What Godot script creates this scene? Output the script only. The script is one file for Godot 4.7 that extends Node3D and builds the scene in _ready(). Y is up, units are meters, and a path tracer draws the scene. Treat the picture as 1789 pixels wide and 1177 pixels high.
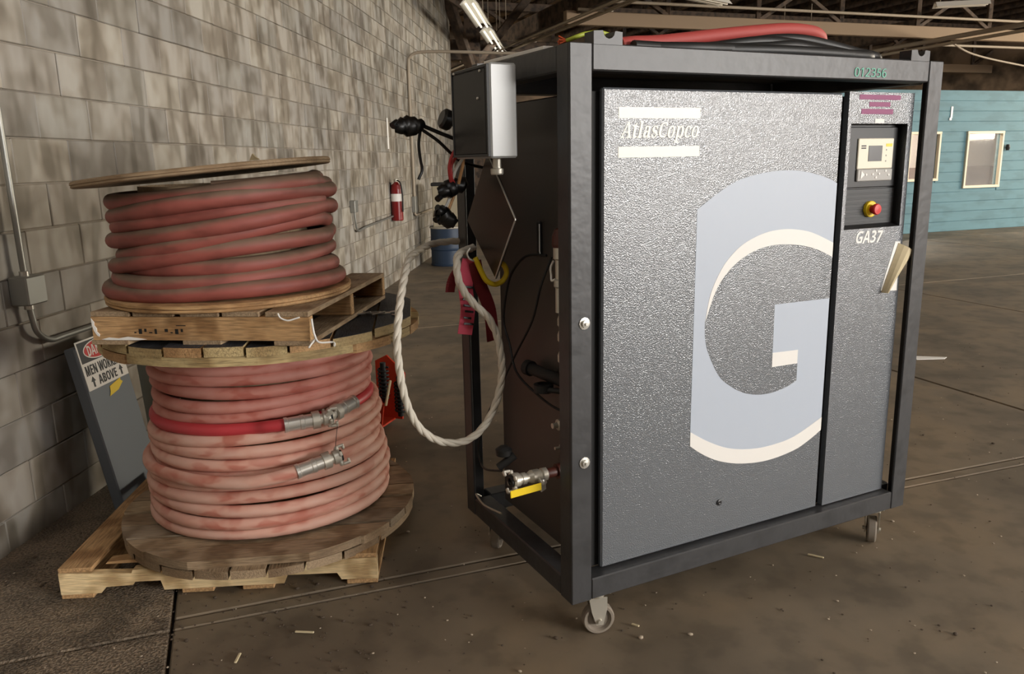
extends Node3D

var used := {}
var mats := {}
var texs := {}
var rng := RandomNumberGenerator.new()
const TH := 0.4119  # the hall's grid is turned 23.6 degrees against the block wall
const E1 := Vector3(0.91636, 0, -0.40035)
const E2 := Vector3(-0.40035, 0, -0.91636)

# ------------------------------------------------------------------ mesh helpers
func S() -> SurfaceTool:
	var st := SurfaceTool.new()
	st.begin(Mesh.PRIMITIVE_TRIANGLES)
	return st

func T3(st: SurfaceTool, a: Vector3, b: Vector3, c: Vector3, na: Vector3, nb: Vector3, nc: Vector3) -> void:
	if (b - a).cross(c - a).dot(na + nb + nc) > 0.0:
		var t := b; b = c; c = t
		var n := nb; nb = nc; nc = n
	for q in [[na, a], [nb, b], [nc, c]]:
		if dusty:
			st.set_color(dust_on(q[0], q[1]))
		st.set_normal(q[0])
		st.add_vertex(q[1])

func Q4(st: SurfaceTool, a: Vector3, b: Vector3, c: Vector3, d: Vector3, n: Vector3) -> void:
	T3(st, a, b, c, n, n, n)
	T3(st, a, c, d, n, n, n)

func at(x: float, y: float, z: float, ry := 0.0) -> Transform3D:
	return Transform3D(Basis(Vector3.UP, ry), Vector3(x, y, z))

# a box with bevelled edges, centred on x
func box(st: SurfaceTool, x: Transform3D, s: Vector3, bv := 0.003) -> void:
	var h := s * 0.5
	bv = minf(bv, minf(h.x, minf(h.y, h.z)) * 0.6)
	var c := {}
	for i in 8:
		var sg := Vector3(1 if i & 1 else -1, 1 if i & 2 else -1, 1 if i & 4 else -1)
		for k in 3:
			var p := Vector3(h.x - bv, h.y - bv, h.z - bv)
			p[k] = h[k]
			c[i * 3 + k] = x * (p * sg)
	var B := x.basis.orthonormalized()
	for k in 3:
		var a := 1 << ((k + 1) % 3)
		var b := 1 << ((k + 2) % 3)
		for s2 in 2:
			var i0: int = (1 << k) * s2
			var n := Vector3.ZERO
			n[k] = 1.0 if s2 else -1.0
			Q4(st, c[i0 * 3 + k], c[(i0 | a) * 3 + k], c[(i0 | a | b) * 3 + k], c[(i0 | b) * 3 + k], B * n)
	for k in 3:
		var l := (k + 1) % 3
		var m := (k + 2) % 3
		for e in 4:
			var i0: int = ((1 << k) if e & 1 else 0) | ((1 << l) if e & 2 else 0)
			var i1: int = i0 | (1 << m)
			var n := Vector3.ZERO
			n[k] = 1.0 if e & 1 else -1.0
			n[l] = 1.0 if e & 2 else -1.0
			Q4(st, c[i0 * 3 + k], c[i0 * 3 + l], c[i1 * 3 + l], c[i1 * 3 + k], (B * n).normalized())
	for i in 8:
		var n := Vector3(1 if i & 1 else -1, 1 if i & 2 else -1, 1 if i & 4 else -1).normalized()
		T3(st, c[i * 3], c[i * 3 + 1], c[i * 3 + 2], B * n, B * n, B * n)

# box between two points
func bar(st: SurfaceTool, a: Vector3, b: Vector3, w: float, h: float, bv := 0.003, up := Vector3.UP) -> void:
	var d := (b - a).normalized()
	if absf(d.dot(up)) > 0.97:
		up = Vector3(0, 0, 1)
	var r := d.cross(up).normalized()
	var u := r.cross(d)
	box(st, Transform3D(Basis(r, u, -d), (a + b) * 0.5), Vector3(w, h, a.distance_to(b)), bv)

func spl(p: Array, n := 8) -> PackedVector3Array:
	var o := PackedVector3Array()
	for i in p.size() - 1:
		var a: Vector3 = p[maxi(i - 1, 0)]
		var b: Vector3 = p[i]
		var c: Vector3 = p[i + 1]
		var d: Vector3 = p[mini(i + 2, p.size() - 1)]
		for k in n:
			o.append(b.cubic_interpolate(c, a, d, float(k) / n))
	o.append(p[p.size() - 1])
	return o

var dust_clean := Color.WHITE
var dust_top := Color.WHITE
var dusty := false

# dust that has settled on the upper side of a hose
func dust_on(n: Vector3, p: Vector3) -> Color:
	var k := smoothstep(0.15, 0.75, n.y + 0.18 * sin(p.x * 9.0 + p.z * 7.0 + p.y * 31.0))
	return dust_clean.lerp(dust_top, k)

func tube(st: SurfaceTool, p: PackedVector3Array, r: float, sides := 10, caps := true, rad := PackedFloat32Array()) -> void:
	var n := p.size()
	var t := (p[1] - p[0]).normalized()
	var u := t.cross(Vector3.UP if absf(t.y) < 0.9 else Vector3.RIGHT).normalized()
	var prev := []
	for i in n:
		var t2 := (p[mini(i + 1, n - 1)] - p[maxi(i - 1, 0)]).normalized()
		u = (u - t2 * u.dot(t2)).normalized()
		var w := t2.cross(u)
		var rr := rad[i] if rad.size() == n else r
		var ring := []
		for k in sides:
			var a := TAU * k / sides
			var d := u * cos(a) + w * sin(a)
			ring.append([p[i] + d * rr, d])
		if i > 0:
			for k in sides:
				var k2 := (k + 1) % sides
				T3(st, prev[k][0], prev[k2][0], ring[k2][0], prev[k][1], prev[k2][1], ring[k2][1])
				T3(st, prev[k][0], ring[k2][0], ring[k][0], prev[k][1], ring[k2][1], ring[k][1])
		if caps and (i == 0 or i == n - 1):
			var cn := -t2 if i == 0 else t2
			for k in sides:
				T3(st, p[i], ring[k][0], ring[(k + 1) % sides][0], cn, cn, cn)
		prev = ring

func rod(st: SurfaceTool, a: Vector3, b: Vector3, r: float, sides := 10) -> void:
	tube(st, PackedVector3Array([a, b]), r, sides)

# profile of (radius, height) turned about local y
func lathe(st: SurfaceTool, pr: Array, x: Transform3D, sides := 24) -> void:
	var B := x.basis.orthonormalized()
	for i in pr.size() - 1:
		var a: Vector2 = pr[i]
		var b: Vector2 = pr[i + 1]
		var d := b - a
		var nn := Vector2(d.y, -d.x).normalized()
		for k in sides:
			var c0 := Vector3(cos(TAU * k / sides), 0, sin(TAU * k / sides))
			var c1 := Vector3(cos(TAU * (k + 1) / sides), 0, sin(TAU * (k + 1) / sides))
			var n0 := B * (c0 * nn.x + Vector3(0, nn.y, 0))
			var n1 := B * (c1 * nn.x + Vector3(0, nn.y, 0))
			var p0 := x * (c0 * a.x + Vector3(0, a.y, 0))
			var p1 := x * (c1 * a.x + Vector3(0, a.y, 0))
			var p2 := x * (c1 * b.x + Vector3(0, b.y, 0))
			var p3 := x * (c0 * b.x + Vector3(0, b.y, 0))
			if a.x > 1e-5:
				T3(st, p0, p1, p2, n0, n1, n1)
			if b.x > 1e-5:
				T3(st, p0, p2, p3, n0, n1, n0)

# polygon in local xy, extruded along local +z by h
func prism(st: SurfaceTool, poly: PackedVector2Array, h: float, x: Transform3D) -> void:
	var ix := Geometry2D.triangulate_polygon(poly)
	var B := x.basis.orthonormalized()
	for i in range(0, ix.size(), 3):
		var p := [poly[ix[i]], poly[ix[i + 1]], poly[ix[i + 2]]]
		for s2 in 2:
			var z: float = h * s2
			var n := B * Vector3(0, 0, 1 if s2 else -1)
			T3(st, x * Vector3(p[0].x, p[0].y, z), x * Vector3(p[1].x, p[1].y, z), x * Vector3(p[2].x, p[2].y, z), n, n, n)
	var ccw := not Geometry2D.is_polygon_clockwise(poly)
	for i in poly.size():
		var a := poly[i]
		var b := poly[(i + 1) % poly.size()]
		var d := (b - a).normalized()
		var n := B * (Vector3(d.y, -d.x, 0) if ccw else Vector3(-d.y, d.x, 0))
		Q4(st, x * Vector3(a.x, a.y, 0), x * Vector3(b.x, b.y, 0), x * Vector3(b.x, b.y, h), x * Vector3(a.x, a.y, h), n)

# ------------------------------------------------------------------ nodes
func numbered(called: String, parent: Node) -> String:
	var key := str(parent.get_instance_id()) + called
	var n: int = used.get(key, 0)
	used[key] = n + 1
	return called if n == 0 else "%s_%03d" % [called, n]

func tag(o: Node, label: String, category: String, group := "") -> Node:
	o.set_meta("label", label)
	o.set_meta("category", category)
	if group != "":
		o.set_meta("group", group)
	return o

func thing(called: String, label: String, category: String, pos := Vector3.ZERO, ry := 0.0, group := "") -> Node3D:
	var o := Node3D.new()
	o.name = numbered(called, self)
	add_child(o, true)
	o.position = pos
	o.rotation.y = ry
	tag(o, label, category, group)
	return o

func obj(called: String, st, m: Material, parent: Node = self, xf := Transform3D.IDENTITY, label := "") -> MeshInstance3D:
	var o := MeshInstance3D.new()
	o.name = numbered(called, parent)
	o.mesh = st if st is Mesh else st.commit()
	o.material_override = m
	parent.add_child(o, true)
	o.transform = xf
	if label != "":
		o.set_meta("label", label)
	return o

func struct(called: String, st, m: Material, parent: Node = self, xf := Transform3D.IDENTITY) -> MeshInstance3D:
	var o := obj(called, st, m, parent, xf)
	o.set_meta("kind", "structure")
	return o

func lettering(txt: String, font: String, weight: int, height: float, depth := 0.002) -> Mesh:
	var f := SystemFont.new()
	f.font_names = PackedStringArray([font])
	f.font_weight = weight
	var tm := TextMesh.new()
	tm.text = txt
	tm.font = f
	tm.font_size = 64
	tm.pixel_size = height / 46.0
	tm.depth = depth
	tm.curve_step = 2.0
	return tm

# ------------------------------------------------------------------ materials
func tex(seed_: int, freq: float, ramp: Array, oct := 4, size := 512, kind := FastNoiseLite.TYPE_SIMPLEX_SMOOTH, normal := false, bump := 4.0) -> NoiseTexture2D:
	var key := str([seed_, freq, ramp, oct, size, kind, normal, bump])
	if texs.has(key):
		return texs[key]
	var n := FastNoiseLite.new()
	n.seed = seed_
	n.noise_type = kind
	n.frequency = freq
	n.fractal_octaves = oct
	var t := NoiseTexture2D.new()
	t.width = size
	t.height = size
	t.seamless = true
	t.seamless_blend_skirt = 0.02 if normal else 0.2
	t.as_normal_map = normal
	t.bump_strength = bump
	if ramp.size():
		var g := Gradient.new()
		var off := PackedFloat32Array()
		var col := PackedColorArray()
		for r in ramp:
			off.append(r[0])
			col.append(r[1])
		g.offsets = off
		g.colors = col
		t.color_ramp = g
	t.noise = n
	texs[key] = t
	return t

func g(v: float) -> Color:
	return Color(v, v, v)

func mat(key: String, col: Color, rough := 0.6, metal := 0.0, spec := 0.5) -> StandardMaterial3D:
	if mats.has(key):
		return mats[key]
	var m := StandardMaterial3D.new()
	m.resource_name = key
	m.albedo_color = col
	m.roughness = rough
	m.metallic = metal
	m.metallic_specular = spec
	mats[key] = m
	return m

func tri(m: StandardMaterial3D, t: Texture2D, sc: Vector3, world := true) -> StandardMaterial3D:
	m.albedo_texture = t
	m.uv1_triplanar = true
	m.uv1_world_triplanar = world
	m.uv1_scale = sc
	return m

func detail(m: StandardMaterial3D, t: Texture2D, sc: Vector3, world := true) -> StandardMaterial3D:
	m.detail_enabled = true
	m.detail_albedo = t
	m.detail_blend_mode = BaseMaterial3D.BLEND_MODE_MUL
	m.detail_uv_layer = BaseMaterial3D.DETAIL_UV_2
	m.uv2_triplanar = true
	m.uv2_world_triplanar = world
	m.uv2_scale = sc
	return m

func bump(m: StandardMaterial3D, t: Texture2D, cm: float) -> StandardMaterial3D:
	m.heightmap_enabled = true
	m.heightmap_texture = t
	m.heightmap_scale = cm
	return m

func nrm(m: StandardMaterial3D, t: Texture2D, s: float) -> StandardMaterial3D:
	m.normal_enabled = true
	m.normal_texture = t
	m.normal_scale = s
	return m

func wood(key: String, base: Color, dark: float, sd: int, rough := 0.75, scale := Vector3(0.9, 9, 9)) -> StandardMaterial3D:
	if mats.has(key):
		return mats[key]
	var m := mat(key, base, rough)
	tri(m, tex(sd, 0.02, [[0.15, g(dark)], [0.5, g(0.92)], [0.85, g(1.0)]], 4), scale, false)
	detail(m, tex(77, 0.012, [[0.25, Color(0.80, 0.76, 0.71)], [0.55, g(1.0)]], 3), Vector3(0.8, 0.8, 0.8), false)
	bump(m, tex(sd + 1, 0.03, [], 4), 0.15)
	return m

# ================================================================== build
func _ready() -> void:
	rng.seed = 4711
	lens_and_light()
	materials()
	hall()
	block_wall()
	roof()
	office()
	compressor()
	compressor_things()
	lower_stack()
	upper_stack()
	wall_things()
	floor_things()

func hp(e1: float, y: float, e2: float) -> Vector3:
	return E1 * e1 + E2 * e2 + Vector3(0, y, 0)

func hx(e1: float, y: float, e2: float) -> Transform3D:
	return Transform3D(Basis(Vector3.UP, TH), hp(e1, y, e2))

func lens_and_light() -> void:
	var cam := Camera3D.new()
	cam.name = "camera"
	cam.position = Vector3(0, 1.6026, 0)
	cam.rotation_degrees = Vector3(-12.506, 4.3009, -1.2124)
	cam.fov = 45.9507
	cam.near = 0.05
	cam.far = 200.0
	add_child(cam)
	cam.current = true
	var we := WorldEnvironment.new()
	we.name = "environment"
	var e := Environment.new()
	var sky := Sky.new()
	var sm := ProceduralSkyMaterial.new()
	sm.sky_top_color = Color(0.86, 0.88, 0.90)
	sm.sky_horizon_color = Color(0.90, 0.91, 0.92)
	sm.ground_bottom_color = Color(0.30, 0.28, 0.26)
	sm.ground_horizon_color = Color(0.55, 0.54, 0.52)
	sm.sky_energy_multiplier = 2.0
	sm.ground_energy_multiplier = 1.0
	sky.sky_material = sm
	e.background_mode = Environment.BG_SKY
	e.sky = sky
	e.tonemap_mode = Environment.TONE_MAPPER_LINEAR
	e.tonemap_exposure = 0.8
	e.sdfgi_enabled = true
	e.ssao_enabled = true
	e.ssil_enabled = true
	we.environment = e
	add_child(we)
	# daylight through the big window opening in the back wall, the windows of the side wall and the roof lights
	daylight("back_window_light", hp(15.5, 3.65, -11.7), E2, Vector2(14.0, 2.3), 560.0, Color(1.0, 0.985, 0.965))
	daylight("far_door_light", hp(-14.3, 2.4, 20.5), E1, Vector2(7.0, 3.6), 260.0, Color(1.0, 0.96, 0.88))
	daylight("side_window_light", hp(23.7, 3.2, 6.5), -E1, Vector2(7.0, 2.4), 240.0, Color(1.0, 0.95, 0.86))
	for k in 3:
		daylight("roof_light_%d" % k, hp(-0.5 + 5.5 * k, 5.5, -3.0), Vector3.DOWN, Vector2(1.2, 5.0), 4.5, Color(1.0, 0.98, 0.95))

func daylight(called: String, p: Vector3, towards: Vector3, size: Vector2, energy: float, col: Color) -> void:
	var l := AreaLight3D.new()
	l.name = called
	l.area_size = size
	l.area_normalize_energy = true
	l.light_energy = energy
	l.light_color = col
	l.shadow_enabled = true
	l.set("area_range", 60.0)
	l.set("area_attenuation", 2.0)
	add_child(l)
	var up := Vector3.UP if absf(towards.y) < 0.9 else E2
	l.global_transform = Transform3D(Basis.looking_at(towards, up), p)

func materials() -> void:
	var m: StandardMaterial3D
	# concrete floor
	m = mat("floor_concrete", Color(0.515, 0.458, 0.382), 0.62)
	tri(m, tex(5, 0.006, [[0.25, g(0.82)], [0.5, g(0.93)], [0.75, Color(1.0, 0.985, 0.96)]], 5, 1024), Vector3(0.16, 0.16, 0.16))
	detail(m, tex(9, 0.012, [[0.22, g(0.87)], [0.5, g(0.97)], [0.9, g(1.0)]], 5), Vector3(0.7, 0.7, 0.7))
	bump(m, tex(9, 0.012, [[0.22, g(0.87)], [0.5, g(0.97)], [0.9, g(1.0)]], 5), 0.6)
	m = mat("floor_rough", Color(0.60, 0.53, 0.445), 0.7)
	tri(m, tex(15, 0.03, [[0.25, g(0.70)], [0.5, g(0.88)], [0.75, g(1.0)]], 4, 1024), Vector3(2.2, 2.2, 2.2))
	detail(m, tex(16, 0.02, [[0.3, g(0.78)], [0.6, g(1.0)]], 3), Vector3(0.3, 0.3, 0.3))
	bump(m, tex(15, 0.03, [[0.25, g(0.70)], [0.5, g(0.88)], [0.75, g(1.0)]], 4, 1024), 1.8)
	mat("floor_joint", Color(0.16, 0.135, 0.11), 0.95)
	# painted block, six tones
	var tones := [Color(0.665, 0.645, 0.605), Color(0.63, 0.612, 0.58), Color(0.60, 0.588, 0.56), Color(0.645, 0.622, 0.585), Color(0.575, 0.562, 0.54), Color(0.61, 0.592, 0.565)]
	var wt := tex(21, 0.007, [[0.28, Color(0.80, 0.78, 0.75)], [0.50, Color(0.95, 0.94, 0.925)], [0.64, g(1.0)]], 3, 1024)
	var ws := tex(22, 0.010, [[0.24, Color(0.80, 0.785, 0.76)], [0.42, Color(0.95, 0.94, 0.93)], [0.62, g(1.0)]], 2, 1024)
	for k in tones.size():
		m = mat("block_%d" % k, tones[k], 0.55)
		tri(m, ws, Vector3(0.62, 0.17, 0.62))
		detail(m, wt, Vector3(0.36, 0.36, 0.36))
		bump(m, tex(23, 0.03, [], 3), 0.2)
	mat("mortar", Color(0.56, 0.53, 0.485), 0.9)
	# machine paint
	m = mat("machine_paint", Color(0.375, 0.390, 0.408), 0.24, 0.0, 0.82)
	nrm(m, tex(31, 0.10, [], 2, 512, FastNoiseLite.TYPE_SIMPLEX_SMOOTH, true, 3.1), 0.5)
	m.uv1_triplanar = true
	m.uv1_scale = Vector3(3.2, 3.2, 3.2)
	m = mat("print_blue", Color(0.70, 0.735, 0.785), 0.45)
	m = mat("print_white", Color(0.90, 0.89, 0.87), 0.45)
	m = mat("print_cream", Color(0.93, 0.92, 0.86), 0.4)
	m = mat("machine_dark", Color(0.28, 0.26, 0.245), 0.40)
	m = mat("frame_paint", Color(0.225, 0.225, 0.23), 0.42)
	tri(m, tex(33, 0.02, [[0.2, g(0.86)], [0.5, g(0.98)], [0.85, g(1.0)]], 3), Vector3(0.7, 0.7, 0.7), false)
	bump(m, tex(34, 0.05, [], 3), 0.08)
	mat("black_gap", Color(0.06, 0.06, 0.06), 0.7)
	mat("black_plastic", Color(0.10, 0.10, 0.105), 0.45)
	mat("black_tape", Color(0.045, 0.045, 0.045), 0.38)
	mat("module_grey", Color(0.235, 0.24, 0.245), 0.55)
	mat("cream_plastic", Color(0.90, 0.87, 0.79), 0.5)
	mat("key_grey", Color(0.66, 0.65, 0.63), 0.5)
	mat("screen", Color(0.33, 0.33, 0.335), 0.25)
	mat("yellow_plastic", Color(0.93, 0.80, 0.12), 0.4)
	mat("red_plastic", Color(0.80, 0.14, 0.13), 0.4)
	mat("enamel_grey", Color(0.66, 0.67, 0.67), 0.34, 0.0, 0.8)
	mat("chrome", Color(0.85, 0.84, 0.81), 0.28, 0.75)
	mat("zinc", Color(0.78, 0.76, 0.71), 0.40, 0.55)
	mat("galvanised", Color(0.60, 0.60, 0.58), 0.45, 0.7)
	mat("brass", Color(0.55, 0.44, 0.24), 0.4, 0.9)
	mat("brown_cap", Color(0.28, 0.12, 0.08), 0.5)
	mat("wheel_tread", Color(0.52, 0.48, 0.43), 0.8)
	mat("rubber", Color(0.07, 0.068, 0.066), 0.6)
	mat("magenta_tape", Color(0.55, 0.27, 0.43), 0.6)
	mat("teal_ink", Color(0.46, 0.74, 0.65), 0.7)
	mat("paper_white", Color(0.93, 0.92, 0.90), 0.7)
	mat("paper_tan", Color(0.80, 0.74, 0.60), 0.75)
	# hoses
	m = mat("hose_red", Color.WHITE, 0.62)
	dust(m, 41)
	m.vertex_color_use_as_albedo = true
	m = mat("hose_pink", Color(0.85, 0.685, 0.62), 0.65)
	tri(m, tex(42, 0.012, [[0.28, Color(0.86, 0.66, 0.62)], [0.42, Color(0.97, 0.91, 0.89)], [0.75, g(1.0)]], 3), Vector3(0.8, 2.0, 0.8))
	m = mat("hose_new", Color(0.75, 0.24, 0.265), 0.45)
	mat("hose_top_red", Color(0.64, 0.25, 0.23), 0.65)
	mat("hose_black", Color(0.105, 0.108, 0.11), 0.5)
	# woods
	wood("wood_bright", Color(1.0, 0.89, 0.69), 0.86, 51)
	wood("wood_tan", Color(0.80, 0.64, 0.45), 0.78, 53)
	wood("wood_brown", Color(0.68, 0.585, 0.465), 0.78, 55)
	wood("wood_dark", Color(0.62, 0.53, 0.42), 0.78, 57)
	wood("wood_edge", Color(0.78, 0.69, 0.50), 0.72, 59)
	m = wood("wood_navy", Color(0.20, 0.215, 0.25), 0.7, 61, 0.6)
	# roof
	m = mat("roof_deck", Color(0.90, 0.80, 0.66), 0.9)
	tri(m, tex(71, 0.012, [[0.25, g(0.4)], [0.5, g(0.8)], [0.8, g(1.0)]], 5), Vector3(0.2, 0.2, 0.2))
	m = mat("steel_brown", Color(0.33, 0.265, 0.21), 0.75)
	tri(m, tex(72, 0.02, [[0.25, g(0.5)], [0.6, g(1.0)]], 4), Vector3(0.5, 0.5, 0.5))
	m = mat("steel_tan", Color(0.55, 0.47, 0.38), 0.75)
	mat("pipe_grey", Color(0.62, 0.57, 0.50), 0.55)
	m = mat("hall_wall", Color(0.56, 0.47, 0.38), 0.9)
	tri(m, tex(73, 0.01, [[0.2, g(0.4)], [0.6, g(1.0)]], 5), Vector3(0.15, 0.15, 0.15))
	m = mat("office_teal", Color(0.33, 0.475, 0.515), 0.7)
	tri(m, tex(74, 0.015, [[0.25, g(0.90)], [0.55, g(1.0)]], 4), Vector3(0.2, 0.5, 0.2))
	m = mat("office_trim", Color(0.86, 0.81, 0.71), 0.6)
	mat("office_inside", Color(0.80, 0.74, 0.70), 0.8)
	mat("office_brown", Color(0.40, 0.25, 0.18), 0.7)
	m = mat("pane", Color(0.95, 0.95, 0.95, 0.10), 0.05)
	m.transparency = BaseMaterial3D.TRANSPARENCY_ALPHA

func dust(m: StandardMaterial3D, sd: int) -> void:
	tri(m, tex(sd, 0.02, [[0.25, Color(0.80, 0.79, 0.78)], [0.5, g(0.94)], [0.8, g(1.0)]], 3), Vector3(0.6, 1.2, 0.6))

# ------------------------------------------------------------------ the hall
func hall() -> void:
	var st := S()
	box(st, hx(5, -0.14, 7), Vector3(46, 0.2, 40), 0.0)
	var fl := struct("floor", st, mats.floor_joint)
	var c1 := [-15.0, -4.9, -0.325, 4.62, 7.5, 12.2, 17.0, 24.5]
	var c2 := [-12.5, -6.5, -1.9, 2.80, 7.6, 10.65, 15.5, 20.5, 26.5]
	for i in c1.size() - 1:
		for j in c2.size() - 1:
			var a: float = c1[i]
			var b: float = c1[i + 1]
			var c: float = c2[j]
			var d: float = c2[j + 1]
			if i == 2 and j == 3:  # a narrow cut strip along the near joint
				st = S()
				box(st, Transform3D.IDENTITY, Vector3(b - a - 0.012, 0.05, 0.066), 0.006)
				obj("slab", st, mats.floor_concrete, fl, hx((a + b) / 2, -0.027, c + 0.035))
				c += 0.074
			st = S()
			box(st, Transform3D.IDENTITY, Vector3(b - a - 0.012, 0.05, d - c - 0.012), 0.006)
			obj("slab", st, mats.floor_rough if i < 2 and j < 4 else mats.floor_concrete, fl, hx((a + b) / 2, -0.025 - rng.randf() * 0.002, (c + d) / 2))
	# back wall with the big window opening, its wall pieces round the opening
	st = S()
	box(st, hx(-2.75, 2.9, -12.15), Vector3(22.5, 5.8, 0.3), 0.0)
	box(st, hx(23.5, 2.9, -12.15), Vector3(2.0, 5.8, 0.3), 0.0)
	box(st, hx(15.5, 1.25, -12.15), Vector3(14.0, 2.5, 0.3), 0.0)
	box(st, hx(15.5, 5.3, -12.15), Vector3(14.0, 1.0, 0.3), 0.0)
	struct("wall_back", st, mats.hall_wall)
	st = S()
	box(st, hx(24.15, 2.9, -5.0), Vector3(0.3, 5.8, 16.0), 0.0)
	box(st, hx(24.15, 2.9, 18.0), Vector3(0.3, 5.8, 16.0), 0.0)
	box(st, hx(24.15, 1.0, 6.5), Vector3(0.3, 2.0, 7.0), 0.0)
	box(st, hx(24.15, 5.1, 6.5), Vector3(0.3, 1.4, 7.0), 0.0)
	struct("wall_right", st, mats.hall_wall)
	st = S()
	box(st, hx(4.5, 2.9, 26.15), Vector3(40.0, 5.8, 0.3), 0.0)
	struct("wall_far", st, mats.hall_wall)
	st = S()
	box(st, hx(-14.8, 2.9, 2.25), Vector3(0.3, 5.8, 29.5), 0.0)
	box(st, hx(-14.8, 2.9, 25.25), Vector3(0.3, 5.8, 2.5), 0.0)
	box(st, hx(-14.8, 5.1, 20.5), Vector3(0.3, 1.4, 7.0), 0.0)
	box(st, hx(-14.8, 0.25, 20.5), Vector3(0.3, 0.5, 7.0), 0.0)
	struct("wall_outer", st, mats.hall_wall)

func block_wall() -> void:
	var st := S()
	box(st, at(-2.52, 2.9, -1.5), Vector3(0.20, 5.8, 31.0), 0.0)
	var w := struct("wall_left", st, mats.mortar)
	# one block: face proud of the mortar, softened edges
	var bl := S()
	box(bl, Transform3D.IDENTITY, Vector3(0.03, 0.195, 0.397), 0.004)
	var mesh := bl.commit()
	var list := []
	for r in 29:
		var y := -0.055 + r * 0.2 + 0.1
		for k in 78:
			var z := -16.78 + k * 0.4 + (0.0 if r % 2 == 0 else 0.2)
			if z < -16.7 or z > 13.7 or y < 0.0:
				continue
			list.append(Vector3(0, y, z))
	list.append_array([])
	var near := []
	var rest := []
	for p in list:
		# blocks the camera can see and that stand within a dozen metres
		var vis: bool = p.z < -2.55 and p.z > -12.2 and p.y < 1.62 + (-p.z) * 0.245
		(near if vis else rest).append(p)
	near.sort_custom(func(a, b): return a.z > b.z)
	var n := 0
	for p in near:
		var x := Transform3D(Basis.IDENTITY, Vector3(-2.425 + rng.randf_range(-0.0025, 0.0025), p.y + rng.randf_range(-0.0015, 0.0015), p.z))
		if n < 300:
			obj("concrete_block", mesh, mats["block_%d" % rng.randi_range(0, 5)], w, x)
		else:
			rest.append(p)
		n += 1
	for t in 3:
		var mm := MultiMesh.new()
		mm.transform_format = MultiMesh.TRANSFORM_3D
		mm.mesh = mesh
		var mine := []
		for i in rest.size():
			if (i * 7 + i / 5) % 3 == t:
				mine.append(rest[i])
		mm.instance_count = mine.size()
		for i in mine.size():
			mm.set_instance_transform(i, Transform3D(Basis.IDENTITY, Vector3(-2.425 + rng.randf_range(-0.0025, 0.0025), mine[i].y, mine[i].z)))
		var mi := MultiMeshInstance3D.new()
		mi.name = numbered("block_field", w)
		mi.multimesh = mm
		mi.material_override = mats["block_%d" % [0, 2, 3][t]]
		mi.set_meta("kind", "stuff")
		w.add_child(mi, true)

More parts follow.
